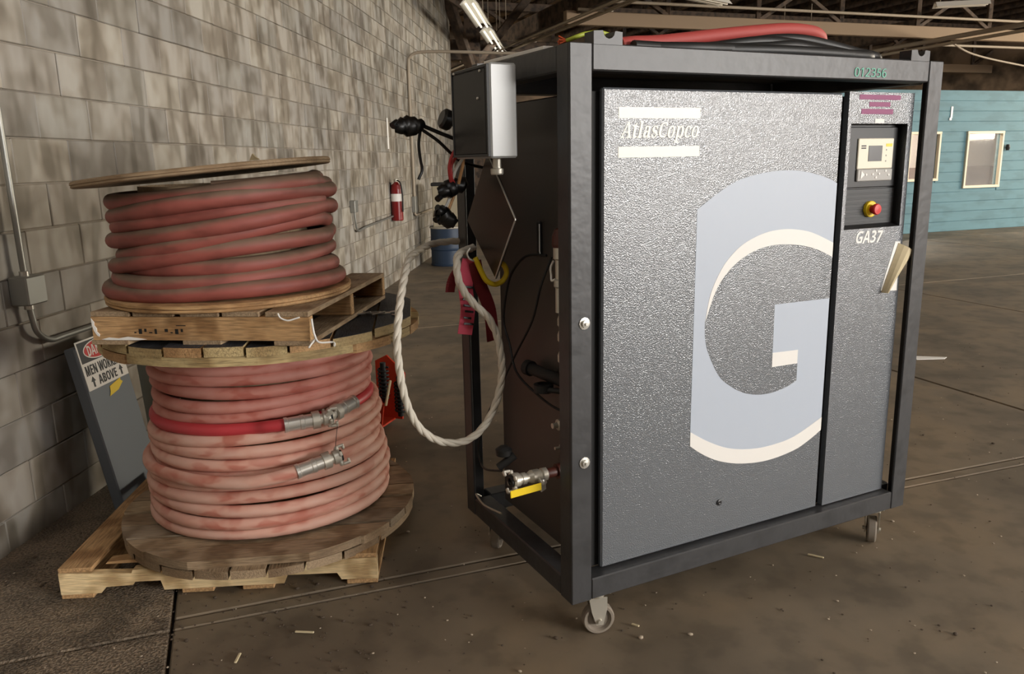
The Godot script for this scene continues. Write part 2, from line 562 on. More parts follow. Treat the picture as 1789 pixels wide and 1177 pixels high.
func roof() -> void:
	var st := S()
	# deck in strips, with the three roof lights behind the camera left open
	var x0 := -14.9
	for k in 3:
		var c := -0.5 + 5.5 * k
		box(st, hx((x0 + c - 0.6) / 2, 5.87, 7), Vector3(c - 0.6 - x0, 0.14, 39), 0.0)
		box(st, hx(c, 5.87, -9.0), Vector3(1.2, 0.14, 7), 0.0)
		box(st, hx(c, 5.87, 13.0), Vector3(1.2, 0.14, 27), 0.0)
		x0 = c + 0.6
	box(st, hx((x0 + 24.3) / 2, 5.87, 7), Vector3(24.3 - x0, 0.14, 39), 0.0)
	var ce := struct("ceiling", st, mats.roof_deck)
	for k in 40:
		var e := -13.5 + k * 0.95
		st = S()
		box(st, Transform3D.IDENTITY, Vector3(0.07, 0.24, 25.0), 0.01)
		obj("rafter", st, mats.steel_brown, ce, hx(e, 5.68, 13.5))
	var tn := 0
	for z in [14.6, 20.5, 7.0]:
		var lab: String = ["brown steel roof truss nearest above the teal office", "brown steel roof truss farther back toward far wall", "brown steel roof truss overhead, nearest the camera"][tn]
		var t := thing("roof_truss", lab, "truss", Vector3.ZERO, 0.0, "roof trusses")
		tn += 1
		st = S()
		bar(st, hp(6.3 if z == 14.6 else -6.0, 4.2, z), hp(24, 4.2, z), 0.16, 0.25, 0.01)
		obj("bottom_chord", st, mats.steel_tan, t)
		st = S()
		bar(st, hp(-6.0, 5.45, z), hp(24, 5.45, z), 0.16, 0.2, 0.01)
		obj("top_chord", st, mats.steel_brown, t)
		for k in 11:
			var a := 2.2 + k * 2.1
			st = S()
			bar(st, hp(a, 4.3, z), hp(a, 5.4, z), 0.09, 0.09, 0.006)
			obj("vertical", st, mats.steel_brown, t)
			st = S()
			bar(st, hp(a, 4.3, z), hp(a + (1.9 if k % 2 == 0 else -1.9), 5.4, z), 0.08, 0.08, 0.006)
			obj("diagonal", st, mats.steel_brown, t)
	# longitudinal girders
	for d in [[6.6, "dark steel girder running over the bundled pipes"], [15.6, "dark steel girder behind the right top corner of compressor"]]:
		st = S()
		bar(st, hp(d[0], 4.45, 10 if d[0] < 10 else 15.3), hp(d[0], 4.45, 25.9), 0.2, 0.36, 0.01)
		tag(obj("steel_girder", st, mats.steel_brown), d[1], "girder", "roof girders")
	# column at the end of the block wall, with its brace
	var c := thing("steel_column", "dark brown steel column standing at far end of block wall", "column", Vector3(-1.98, 0, -17.2), 0.0)
	st = S()
	box(st, at(0, 2.9, 0.11), Vector3(0.30, 5.8, 0.03), 0.004)
	box(st, at(0, 2.9, -0.11), Vector3(0.30, 5.8, 0.03), 0.004)
	box(st, at(0, 2.9, 0), Vector3(0.03, 5.8, 0.2), 0.004)
	obj("shaft", st, mats.steel_brown, c)
	st = S()
	bar(st, Vector3(0.0, 3.4, 0.25), Vector3(-0.42, 4.9, 0.9), 0.22, 0.12, 0.01)
	obj("brace", st, mats.steel_brown, c)
	st = S()
	bar(st, Vector3(0.0, 3.5, 0), Vector3(1.7, 5.6, -0.7), 0.12, 0.16, 0.01)
	obj("knee_brace", st, mats.steel_brown, c)
	st = S()
	bar(st, Vector3(-3.4, 4.0, 0.1), Vector3(4.2, 4.0, -3.0), 0.16, 0.42, 0.01)
	obj("cross_beam", st, mats.steel_brown, c)
	# pipes
	st = S()
	for k in 4:
		var o: float = [0.0, 0.13, 0.28, 0.36][k]
		tube(st, PackedVector3Array([hp(6.0 + o, 4.0 + 0.05 * (k % 2), 25.8), hp(6.0 + o, 4.0 + 0.05 * (k % 2), 11.2)]), 0.022 + 0.008 * (k % 2), 8)
	for k in 4:
		bar(st, hp(5.85, 4.06, 13.0 + 3.6 * k), hp(6.5, 4.06, 13.0 + 3.6 * k), 0.04, 0.04, 0.0)
	tag(obj("pipe_bundle", st, mats.pipe_grey), "bundle of thin grey pipes slanting up over the switch box", "pipes")
	st = S()
	tube(st, PackedVector3Array([hp(15.2, 4.0, 25.8), hp(15.0, 4.0, 11.0)]), 0.05, 8)
	tube(st, PackedVector3Array([hp(15.45, 3.92, 25.8), hp(15.25, 3.92, 11.0)]), 0.035, 8)
	tag(obj("pipe_pair", st, mats.pipe_grey), "pair of tan pipes slanting up to the right above office", "pipes")
	st = S()
	tube(st, PackedVector3Array([hp(15.7, 4.0, 14.9), hp(23.9, 4.0, 14.9)]), 0.03, 8)
	tag(obj("conduit", st, mats.pipe_grey), "straight grey conduit running right above the teal office", "conduit")
	st = S()
	tube(st, spl([hp(15.6, 4.0, 14.4), hp(16.1, 3.75, 14.3), hp(17.2, 3.55, 14.2), hp(19.0, 3.35, 14.1), hp(21.5, 3.3, 14.0)]), 0.022, 6)
	tag(obj("drooping_cable", st, mats.pipe_grey), "thin grey cable drooping to the right above teal office", "cable")
	st = S()
	tube(st, PackedVector3Array([hp(6.9, 4.47, 14.3), hp(23.9, 4.47, 14.3)]), 0.03, 8)
	tag(obj("sprinkler_pipe", st, mats.pipe_grey), "thin white pipe running along the top of nearest truss chord", "pipe")
	# strip lights over the wall
	strip_light(Vector3(-1.53, 4.0, -13.0), Vector3(-1.53, 4.0, -15.25), "white strip light hung highest, running off the top edge", true)
	strip_light(Vector3(-1.53, 4.0, -15.75), Vector3(-1.53, 4.0, -18.1), "white strip light, middle of the row over block wall", true)
	strip_light(Vector3(-1.53, 4.0, -18.5), Vector3(-1.53, 4.0, -20.8), "white strip light farthest along the row, above switch box", true)
	strip_light(hp(6.9, 4.35, 12.5), hp(9.0, 4.35, 13.4), "dull white strip light hung above the compressor top", false)
	strip_light(hp(11.7, 3.9, 15.3), hp(12.5, 3.9, 15.2), "small white light fitting by the truss behind black hoses", false)
	strip_light(hp(14.2, 4.55, 13.6), hp(15.1, 4.55, 13.1), "small white light fitting at the upper right corner", false)

func strip_light(a: Vector3, b: Vector3, label: String, row: bool) -> void:
	var d := (b - a).normalized()
	var t := thing("strip_light", label, "ceiling light", (a + b) * 0.5, 0.0, "strip lights under the roof")
	var x := Transform3D(Basis.looking_at(d), Vector3.ZERO)
	var L := a.distance_to(b)
	var st := S()
	prism(st, PackedVector2Array([Vector2(-0.15, -0.03), Vector2(-0.14, -0.03), Vector2(-0.05, 0.045), Vector2(0.05, 0.045), Vector2(0.14, -0.03), Vector2(0.15, -0.03), Vector2(0.06, 0.07), Vector2(-0.06, 0.07)]), L, x * at(0, 0, -L / 2))
	obj("housing", st, mat("fixture_white", Color(0.93, 0.92, 0.89), 0.45), t)
	var lit := mat("tube_lit" if row else "tube_off", Color(0.95, 0.93, 0.88), 0.4)
	if row:
		lit.emission_enabled = true
		lit.emission = Color(1.0, 0.97, 0.90)
		lit.emission_energy_multiplier = 1.3
	for s in [-1, 1]:
		st = S()
		tube(st, PackedVector3Array([x * Vector3(0.055 * s, -0.02, -L / 2 + 0.03), x * Vector3(0.055 * s, -0.02, L / 2 - 0.03)]), 0.019, 10)
		obj("lamp_tube", st, lit, t)
	for s in [-1, 1]:
		st = S()
		rod(st, x * Vector3(0, 0.06, s * L * 0.4), x * Vector3(0, 1.68, s * L * 0.4), 0.008, 6)
		obj("hanger", st, mats.pipe_grey, t)
	if row:
		var l := AreaLight3D.new()
		l.name = "strip_light_glow"
		l.area_size = Vector2(0.2, L * 0.95)
		l.area_normalize_energy = true
		l.light_energy = 0.9
		l.light_color = Color(1.0, 0.97, 0.90)
		l.shadow_enabled = true
		l.set("area_range", 40.0)
		t.add_child(l)
		l.transform = Transform3D(Basis.looking_at(Vector3.DOWN, d), Vector3(0, -0.06, 0))

func office() -> void:
	# teal site office under the roof: front face at e2 = 12.5, boards run level
	var st := S()
	var f := 12.5
	var x0 := 9.6
	var x1 := 23.9
	var w1 := [12.70, 13.46]
	var w2 := [14.20, 15.14]
	var lo := 0.885
	var hi := 1.965
	var segs := [[x0, w1[0], 0.0, 2.78], [w1[1], w2[0], 0.0, 2.78], [w2[1], x1, 0.0, 2.78], [w1[0], w1[1], 0.0, 1.055], [w1[0], w1[1], hi, 2.78], [w2[0], w2[1], 0.0, lo], [w2[0], w2[1], hi, 2.78]]
	for s in segs:
		box(st, hx((s[0] + s[1]) / 2, (s[2] + s[3]) / 2, f + 0.06), Vector3(s[1] - s[0], s[3] - s[2], 0.10), 0.0)
	box(st, hx(x0 + 0.05, 1.39, f + 2.0), Vector3(0.1, 2.78, 3.9), 0.0)
	var w := struct("wall_office", st, mats.office_teal)
	st = S()
	box(st, hx((x0 + x1) / 2, 2.74, f + 2.05), Vector3(x1 - x0, 0.06, 4.0), 0.0)
	struct("ceiling_office", st, mats.office_inside)
	st = S()
	box(st, hx((x0 + x1) / 2, 1.36, f + 2.6), Vector3(x1 - x0, 2.7, 0.08), 0.0)
	struct("wall_office_inner", st, mats.office_inside)
	st = S()
	box(st, hx((x0 + x1) / 2, 0.62, f + 2.52), Vector3(x1 - x0, 1.24, 0.06), 0.0)
	struct("trim_office", st, mats.office_brown)
	# level siding boards on the front, in lengths between the windows
	var bh := 0.1985
	for k in 14:
		var y := k * bh
		var y2 := minf(y + bh, 2.78)
		var runs := [[x0, x1]]
		if y2 > lo + 0.001 and y < hi:
			runs = [[x0, w1[0]], [w1[1], w2[0]], [w2[1], x1]]
			if y2 <= 1.056:
				runs = [[x0, w2[0]], [w2[1], x1]]
		for s in runs:
			st = S()
			box(st, Transform3D.IDENTITY, Vector3(s[1] - s[0] - 0.002, y2 - y - 0.006, 0.02), 0.004)
			obj("siding_board", st, mats.office_teal, w, hx((s[0] + s[1]) / 2, (y + y2) / 2, f + 0.005 + 0.003 * rng.randf()))
	var n := 1
	for d in [[w1[0], w1[1], 1.055, hi], [w2[0], w2[1], lo, hi]]:
		var a: float = d[0]
		var b: float = d[1]
		st = S()
		for e in [[(a + b) / 2, d[2], b - a + 0.06, 0.05], [(a + b) / 2, d[3], b - a + 0.06, 0.05]]:
			box(st, hx(e[0], e[1], f - 0.015), Vector3(e[2], e[3], 0.07), 0.006)
		for e in [a, b]:
			box(st, hx(e, (d[2] + d[3]) / 2, f - 0.015), Vector3(0.05, d[3] - d[2], 0.07), 0.006)
		var wi := struct("window_%d" % n, st, mats.office_trim)
		st = S()
		box(st, hx((a + b) / 2, (d[2] + d[3]) / 2, f + 0.05), Vector3(b - a, d[3] - d[2], 0.006), 0.0)
		obj("pane", st, mats.pane, wi)
		n += 1
	var ol := thing("office_lamp", "white ceiling lamp inside the teal office", "ceiling light", hp(14.4, 2.66, f + 1.3))
	st = S()
	box(st, at(0, 0, 0, TH), Vector3(1.2, 0.05, 0.3), 0.005)
	var om := mat("office_lamp", Color(0.9, 0.9, 0.88), 0.5)
	om.emission_enabled = true
	om.emission = Color(1.0, 0.95, 0.88)
	om.emission_energy_multiplier = 1.5
	obj("panel", st, om, ol)
	var al := AreaLight3D.new()
	al.name = "office_lamp_glow"
	al.area_size = Vector2(1.2, 0.3)
	al.light_energy = 18.0
	al.light_color = Color(1.0, 0.95, 0.88)
	al.shadow_enabled = true
	al.set("area_range", 30.0)
	ol.add_child(al)
	al.transform = Transform3D(Basis(Vector3.UP, TH) * Basis(Vector3.RIGHT, -PI / 2), Vector3(0, -0.04, 0))
	# frame of the far doorway seen through the right window
	st = S()
	for e in [14.92, 15.32]:
		box(st, hx(e, 1.2, f + 1.6), Vector3(0.06, 2.4, 0.06), 0.004)
	box(st, hx(15.12, 1.46, f + 1.6), Vector3(0.4, 0.04, 0.05), 0.004)
	box(st, hx(15.12, 2.0, f + 1.6), Vector3(0.4, 0.05, 0.05), 0.004)
	box(st, hx(15.12, 0.1, f + 1.6), Vector3(0.4, 0.05, 0.05), 0.004)
	tag(obj("inner_frame", st, mats.office_trim), "cream inner window frame seen through the right office window", "window frame")
	st = S()
	lathe(st, [Vector2(0, 0), Vector2(0.03, 0.0), Vector2(0.045, 0.06), Vector2(0.03, 0.12), Vector2(0, 0.12)], hx(15.27, 1.60, f - 0.06), 10)
	tag(obj("wall_knob", st, mats.black_plastic), "small black fitting on teal boards right of the window", "fitting")
	st = S()
	box(st, hx(13.72, 2.36, f - 0.012), Vector3(0.05, 0.22, 0.012), 0.003)
	box(st, hx(13.70, 2.23, f - 0.012), Vector3(0.06, 0.05, 0.012), 0.003)
	tag(obj("paper_scrap", st, mats.paper_white), "white paper scrap stuck high on the teal office boards", "paper")

# ------------------------------------------------------------------ the compressor: local frame is u to the right along the front, y up, v back from the front
const YAW := 0.53505
const FO := Vector3(0.0018, 0.0, -2.3569)

func f(u: float, y: float, v: float) -> Vector3:
	return Vector3(u, y, -v)

func fpts(a: Array) -> Array:
	var o := []
	for p in a:
		o.append(f(p[0], p[1], p[2]))
	return o

func spl2(a: Array, n := 5) -> Array:
	var p := []
	for q in a:
		p.append(Vector3(q[0], q[1], 0))
	var o := []
	for q in spl(p, n):
		o.append(Vector2(q.x, q.y))
	return o

func fbox(st: SurfaceTool, u0: float, u1: float, y0: float, y1: float, v0: float, v1: float, bv := 0.003) -> void:
	box(st, at((u0 + u1) / 2, (y0 + y1) / 2, -(v0 + v1) / 2), Vector3(u1 - u0, y1 - y0, v1 - v0), bv)

func letters(parent: Node, called: String, txt: String, font: String, weight: int, x: Transform3D, w: float, h: float, m: Material, slant := 0.0) -> MeshInstance3D:
	var me := lettering(txt, font, weight, 0.1, 0.004)
	var st := S()
	var shear := Transform3D(Basis(Vector3(1, 0, 0), Vector3(slant, 1, 0), Vector3(0, 0, 1)), Vector3.ZERO)
	for k in me.get_surface_count():
		st.append_from(me, k, shear)
	var raw := st.commit()
	var bb := raw.get_aabb()
	var sx := w / maxf(bb.size.x, 0.001)
	var sy := h / maxf(bb.size.y, 0.001)
	var c := bb.get_center()
	st = S()
	st.append_from(raw, 0, Transform3D(Basis.from_scale(Vector3(sx, sy, 0.3)), Vector3(-c.x * sx, -c.y * sy, 0)))
	return obj(called, st, m, parent, x)

func compressor() -> void:
	var c := thing("air_compressor", "grey air compressor in black steel frame on casters with a large G on its door", "compressor", FO, YAW)
	var W := 1.594
	var D := 0.858
	var a := 0.075
	var st: SurfaceTool
	for p in [[0.0, 0.0], [W - a, 0.0], [0.0, D - a], [W - a, D - a]]:
		st = S()
		var lft: bool = p[0] < 0.5
		var fnt: bool = p[1] < 0.5
		var u0: float = p[0]
		var v0: float = p[1]
		fbox(st, u0, u0 + a, 0.175, 1.925, v0 if fnt else v0 + a - 0.009, v0 + 0.009 if fnt else v0 + a, 0.003)
		fbox(st, u0 if lft else u0 + a - 0.009, u0 + 0.009 if lft else u0 + a, 0.175, 1.925, v0 + 0.0085 if fnt else v0, v0 + a if fnt else v0 + a - 0.0085, 0.003)
		fbox(st, u0 + 0.004, u0 + a - 0.004, 0.1752, 0.181, v0 + 0.004, v0 + a - 0.004, 0.001)
		obj("post", st, mats.frame_paint, c)
	for y in [0.175, 1.850]:
		for v in [0.0, D - a]:
			st = S()
			fbox(st, a + 0.001, W - a - 0.001, y, y + a, v + 0.0005, v + a - 0.0005, 0.004)
			obj("beam", st, mats.frame_paint, c)
		for u in [0.0, W - a]:
			st = S()
			fbox(st, u + 0.001, u + a - 0.001, y, y + a, a + 0.001, D - a - 0.001, 0.005)
			obj("beam", st, mats.frame_paint, c)
	# notched lifting lugs on the top beams
	for v in [0.0, D - 0.05]:
		for u in [0.08, 1.415]:
			st = S()
			var pg := PackedVector2Array([Vector2(0, 0), Vector2(0.098, 0), Vector2(0.098, 0.036), Vector2(0.074, 0.038)])
			for k in 7:
				var an := PI * k / 6.0
				pg.append(Vector2(0.052 + 0.020 * cos(an), 0.036 - 0.020 * sin(an)))
			pg.append_array(PackedVector2Array([Vector2(0.030, 0.038), Vector2(0, 0.036)]))
			prism(st, pg, 0.05, at(u, 1.922, -v - 0.05))
			obj("lifting_lug", st, mats.frame_paint, c)
	st = S()
	fbox(st, a, W - a, 1.914, 1.922, a, D - a, 0.001)
	obj("top_plate", st, mats.black_gap, c)
	for y in [1.114, 0.664]:
		st = S()
		lathe(st, [Vector2(0.019, 0), Vector2(0.019, 0.003), Vector2(0.012, 0.004), Vector2(0.012, 0.012), Vector2(0.005, 0.013), Vector2(0.005, 0.018), Vector2(0, 0.018)], Transform3D(Basis(Vector3.RIGHT, PI / 2), f(0.047, y, 0.0)), 12)
		obj("bolt", st, mats.chrome, c)
	letters(c, "painted_number", "012356", "Droid Sans", 400, at(1.212, 1.8755, 0.0010), 0.157, 0.030, mats.teal_ink, 0.06)
	# cabinet
	st = S()
	fbox(st, 0.10, 1.50, 0.255, 1.80, 0.088, 0.70, 0.004)
	obj("cabinet_body", st, mats.machine_dark, c)
	st = S()
	fbox(st, 0.100, 0.150, 0.255, 1.80, 0.066, 0.088, 0.001)
	fbox(st, 1.120, 1.172, 0.255, 1.80, 0.066, 0.088, 0.001)
	fbox(st, 1.490, 1.500, 0.255, 1.80, 0.066, 0.088, 0.001)
	fbox(st, 0.15, 1.490, 1.78, 1.80, 0.066, 0.088, 0.001)
	obj("door_jamb", st, mats.black_gap, c)
	st = S()
	fbox(st, 0.137, 1.135, 0.254, 1.809, 0.040, 0.064, 0.006)
	var dr := obj("front_door", st, mats.machine_paint, c)
	front_print(dr)
	st = S()
	lathe(st, [Vector2(0.011, 0), Vector2(0.011, 0.004), Vector2(0.006, 0.006), Vector2(0, 0.004)], Transform3D(Basis(Vector3.RIGHT, PI / 2), f(0.64, 0.383, 0.040)), 12)
	obj("door_lock", st, mats.black_plastic, dr)
	# control side door with its recess
	st = S()
	for r in [[1.165, 1.181, 0.254, 1.815], [1.478, 1.503, 0.254, 1.815], [1.181, 1.478, 1.706, 1.815], [1.181, 1.478, 0.254, 1.330]]:
		fbox(st, r[0], r[1], r[2], r[3], 0.040, 0.064, 0.0)
	var cd := obj("control_door", st, mats.machine_paint, c)
	control_module(cd)
	# casters
	for k in 4:
		var u: float = [0.135, 1.51, 0.10, 1.49][k]
		var v: float = [0.070, 0.075, 0.79, 0.79][k]
		var tw: float = [-0.30, 0.72, 0.9, 0.5][k]
		var x := at(u, 0, -v, tw)
		st = S()
		box(st, x * at(0, 0.168, 0), Vector3(0.09, 0.012, 0.08), 0.002)
		lathe(st, [Vector2(0.030, 0.142), Vector2(0.034, 0.150), Vector2(0.034, 0.162)], x, 16)
		for s in [-1, 1]:
			prism(st, PackedVector2Array([Vector2(-0.030, 0.145), Vector2(0.034, 0.145), Vector2(0.034, 0.10), Vector2(0.020, 0.041), Vector2(-0.004, 0.041), Vector2(-0.02, 0.09)]), 0.004, x * at(0, 0, 0.026 * s - 0.002))
		rod(st, x * Vector3(0.008, 0.056, -0.036), x * Vector3(0.008, 0.056, 0.036), 0.008, 8)
		var fk := obj("caster", st, mats.zinc, c)
		st = S()
		lathe(st, [Vector2(0.0, 0.021), Vector2(0.018, 0.021), Vector2(0.022, 0.006), Vector2(0.038, 0.006), Vector2(0.044, 0.018), Vector2(0.052, 0.018), Vector2(0.056, 0.012), Vector2(0.056, -0.012), Vector2(0.052, -0.018), Vector2(0.044, -0.018), Vector2(0.038, -0.006), Vector2(0.022, -0.006), Vector2(0.018, -0.021), Vector2(0, -0.021)], x * Transform3D(Basis(Vector3.RIGHT, PI / 2), Vector3(0.008, 0.056, 0)), 28)
		obj("wheel", st, mats.wheel_tread, fk)
	switch_box(c)
	side_fittings(c)

func front_print(dr: Node) -> void:
	var top := spl2([[0.502, 1.435], [0.638, 1.511], [0.75, 1.540], [0.868, 1.551], [0.979, 1.543], [1.082, 1.519], [1.130, 1.500]])
	var bot := spl2([[0.500, 0.674], [0.581, 0.625], [0.672, 0.584], [0.772, 0.562], [0.874, 0.557], [0.991, 0.571], [1.130, 0.624]])
	var bw := spl2([[1.130, 1.288], [1.035, 1.326], [0.97, 1.342], [0.888, 1.350], [0.798, 1.342], [0.706, 1.311], [0.639, 1.262], [0.596, 1.206], [0.566, 1.141], [0.549, 1.055]])
	var wd := spl2([[1.130, 1.236], [1.053, 1.268], [0.974, 1.288], [0.911, 1.296], [0.831, 1.297], [0.754, 1.283], [0.686, 1.253], [0.630, 1.210], [0.587, 1.152], [0.549, 1.055]])
	var low := spl2([[0.549, 1.055], [0.551, 1.005], [0.568, 0.945], [0.618, 0.859], [0.673, 0.813], [0.735, 0.780], [0.804, 0.763], [0.873, 0.761], [0.943, 0.773], [0.987, 0.790]])
	var wb := spl2([[0.500, 0.623], [0.554, 0.584], [0.632, 0.543], [0.737, 0.513], [0.865, 0.501], [0.995, 0.516], [1.073, 0.544], [1.130, 0.573]])
	var x := at(0, 0, -0.0398)
	var st := S()
	var p := PackedVector2Array(top)
	var r := bot.duplicate()
	r.reverse()
	p.append_array(PackedVector2Array(r))
	prism(st, p, 0.0006, x)
	obj("printed_letter", st, mats.print_blue, dr, Transform3D.IDENTITY, "large pale blue letter G printed on the door")
	st = S()
	p = PackedVector2Array(wd)
	var l2 := low.duplicate()
	l2.remove_at(0)
	p.append_array(PackedVector2Array(l2))
	for q in [[0.987, 0.855], [0.863, 0.857], [0.861, 1.086], [1.130, 1.084]]:
		p.append(Vector2(q[0], q[1]))
	prism(st, p, 0.0011, x)
	obj("letter_opening", st, mats.machine_paint, dr)
	st = S()
	p = PackedVector2Array(bw)
	r = wd.duplicate()
	r.reverse()
	r.remove_at(0)
	p.append_array(PackedVector2Array(r))
	prism(st, p, 0.0014, x)
	obj("letter_highlight", st, mats.print_white, dr)
	st = S()
	p = PackedVector2Array(bot)
	r = wb.duplicate()
	r.reverse()
	p.append_array(PackedVector2Array(r))
	prism(st, p, 0.0014, x)
	obj("letter_highlight", st, mats.print_white, dr)
	st = S()
	prism(st, PackedVector2Array([Vector2(0.863, 0.857), Vector2(0.986, 0.855), Vector2(0.986, 0.906), Vector2(0.862, 0.910)]), 0.0014, x)
	obj("letter_highlight", st, mats.print_white, dr)
	st = S()
	box(st, at(0.348, 1.737, -0.0396), Vector3(0.309, 0.0325, 0.001), 0.0)
	box(st, at(0.348, 1.6205, -0.0396), Vector3(0.310, 0.0325, 0.001), 0.0)
	obj("emblem_bar", st, mats.print_cream, dr)
	letters(dr, "emblem_lettering", "AtlasCopco", "Droid Serif", 700, at(0.349, 1.680, -0.0394), 0.300, 0.066, mats.print_cream, 0.30)

func control_module(cd: Node) -> void:
	var st := S()
	# recess lining
	fbox(st, 1.181, 1.478, 1.330, 1.706, 0.080, 0.0865, 0.0)
	fbox(st, 1.176, 1.181, 1.330, 1.706, 0.042, 0.086, 0.0)
	fbox(st, 1.478, 1.483, 1.330, 1.706, 0.042, 0.086, 0.0)
	fbox(st, 1.181, 1.478, 1.706, 1.711, 0.042, 0.086, 0.0)
	prism(st, PackedVector2Array([Vector2(0.042, 1.330), Vector2(0.080, 1.330), Vector2(0.080, 1.345)]), 0.297, Transform3D(Basis(Vector3(0, 0, -1), Vector3.UP, Vector3(1, 0, 0)), Vector3(1.181, 0, 0)))
	obj("recess", st, mats.black_plastic, cd)
	st = S()
	fbox(st, 1.184, 1.477, 1.478, 1.696, 0.072, 0.081, 0.004)
	obj("bezel", st, mats.black_plastic, cd)
	st = S()
	fbox(st, 1.184, 1.477, 1.336, 1.474, 0.074, 0.081, 0.003)
	for k in 7:
		fbox(st, 1.188, 1.473, 1.345 + k * 0.018, 1.351 + k * 0.018, 0.0728, 0.075, 0.001)
	obj("lower_panel", st, mats.module_grey, cd)
	st = S()
	fbox(st, 1.258, 1.444, 1.546, 1.655, 0.066, 0.073, 0.003)
	obj("display_unit", st, mats.cream_plastic, cd)
	st = S()
	fbox(st, 1.259, 1.444, 1.501, 1.545, 0.063, 0.073, 0.003)
	obj("keypad", st, mats.key_grey, cd)
	st = S()
	fbox(st, 1.311, 1.383, 1.573, 1.629, 0.0645, 0.067, 0.001)
	obj("screen", st, mats.screen, cd)
	st = S()
	fbox(st, 1.273, 1.297, 1.626, 1.631, 0.0652, 0.067, 0.0)
	fbox(st, 1.273, 1.297, 1.618, 1.623, 0.0652, 0.067, 0.0)
	obj("maker_mark", st, mats.black_plastic, cd)
	st = S()
	fbox(st, 1.402, 1.436, 1.625, 1.636, 0.0652, 0.067, 0.001)
	obj("warning_strip", st, mats.yellow_plastic, cd)
	st = S()
	for k in 3:
		fbox(st, 1.404, 1.409, 1.570 + k * 0.02, 1.576 + k * 0.02, 0.0648, 0.067, 0.001)
	obj("indicator", st, mats.key_grey, cd)
	st = S()
	prism(st, PackedVector2Array([Vector2(1.274, 1.509), Vector2(1.295, 1.525), Vector2(1.276, 1.540)]), 0.002, at(0, 0, -0.0632))
	for q in [[1.304, 1.525], [1.338, 1.526], [1.355, 1.539], [1.356, 1.514], [1.372, 1.527], [1.406, 1.537], [1.424, 1.522]]:
		lathe(st, [Vector2(0.0045, 0), Vector2(0.0045, 0.002), Vector2(0, 0.002)], Transform3D(Basis(Vector3.RIGHT, PI / 2), f(q[0], q[1], 0.0632)), 10)
	obj("keys", st, mats.paper_white, cd)
	var x := Transform3D(Basis(Vector3.RIGHT, PI / 2), f(1.345, 1.398, 0.074))
	st = S()
	lathe(st, [Vector2(0.030, 0), Vector2(0.030, 0.012), Vector2(0.027, 0.014), Vector2(0.014, 0.014)], x, 24)
	var es := obj("emergency_stop", st, mats.yellow_plastic, cd)
	es.set_meta("label", "yellow collar of the emergency stop")
	st = S()
	lathe(st, [Vector2(0.012, 0.012), Vector2(0.012, 0.026), Vector2(0.020, 0.028), Vector2(0.021, 0.036), Vector2(0.018, 0.041), Vector2(0, 0.042)], x, 24)
	obj("stop_button", st, mats.red_plastic, cd)
	letters(cd, "model_lettering", "GA37", "Droid Sans", 700, at(1.318, 1.298, -0.0394) * Transform3D(Basis(Vector3(0, 0, 1), -0.02), Vector3.ZERO), 0.142, 0.045, mats.paper_white, 0.2)
	st = S()
	for r in [[1.214, 1.427, 1.789, 1.806], [1.265, 1.375, 1.765, 1.781], [1.227, 1.392, 1.739, 1.757]]:
		fbox(st, r[0], r[1], r[2], r[3], 0.0388, 0.0402, 0.0004)
	obj("tape_strip", st, mats.magenta_tape, cd)
	st = S()
	fbox(st, 1.301, 1.349, 1.708, 1.723, 0.0390, 0.0402, 0.0004)
	obj("sticker", st, mats.paper_white, cd)
	# torn paper, its tan half curled forward
	st = S()
	prism(st, PackedVector2Array([Vector2(1.402, 1.086), Vector2(1.492, 1.080), Vector2(1.490, 1.270), Vector2(1.462, 1.272)]), 0.0012, at(0, 0, -0.0398))
	var pp := obj("taped_paper", st, mats.paper_white, cd)
	st = S()
	var prev := []
	for i in 11:
		var t := i / 10.0
		var row := []
		for j in 6:
			var s := j / 5.0
			row.append(f(1.404 + 0.075 * t + s * (0.012 + 0.062 * t), 1.080 + 0.185 * t - s * 0.045 * t, 0.037 - sin(s * PI) * 0.022 - s * 0.010))
		if i:
			for j in 5:
				var n: Vector3 = (row[j + 1] - row[j]).cross(prev[j] - row[j]).normalized()
				if n.z < 0:
					n = -n
				Q4(st, prev[j], prev[j + 1], row[j + 1], row[j], n)
				Q4(st, prev[j] - n * 0.001, prev[j + 1] - n * 0.001, row[j + 1] - n * 0.001, row[j] - n * 0.001, -n)
		prev = row
	obj("curled_flap", st, mats.paper_tan, pp)

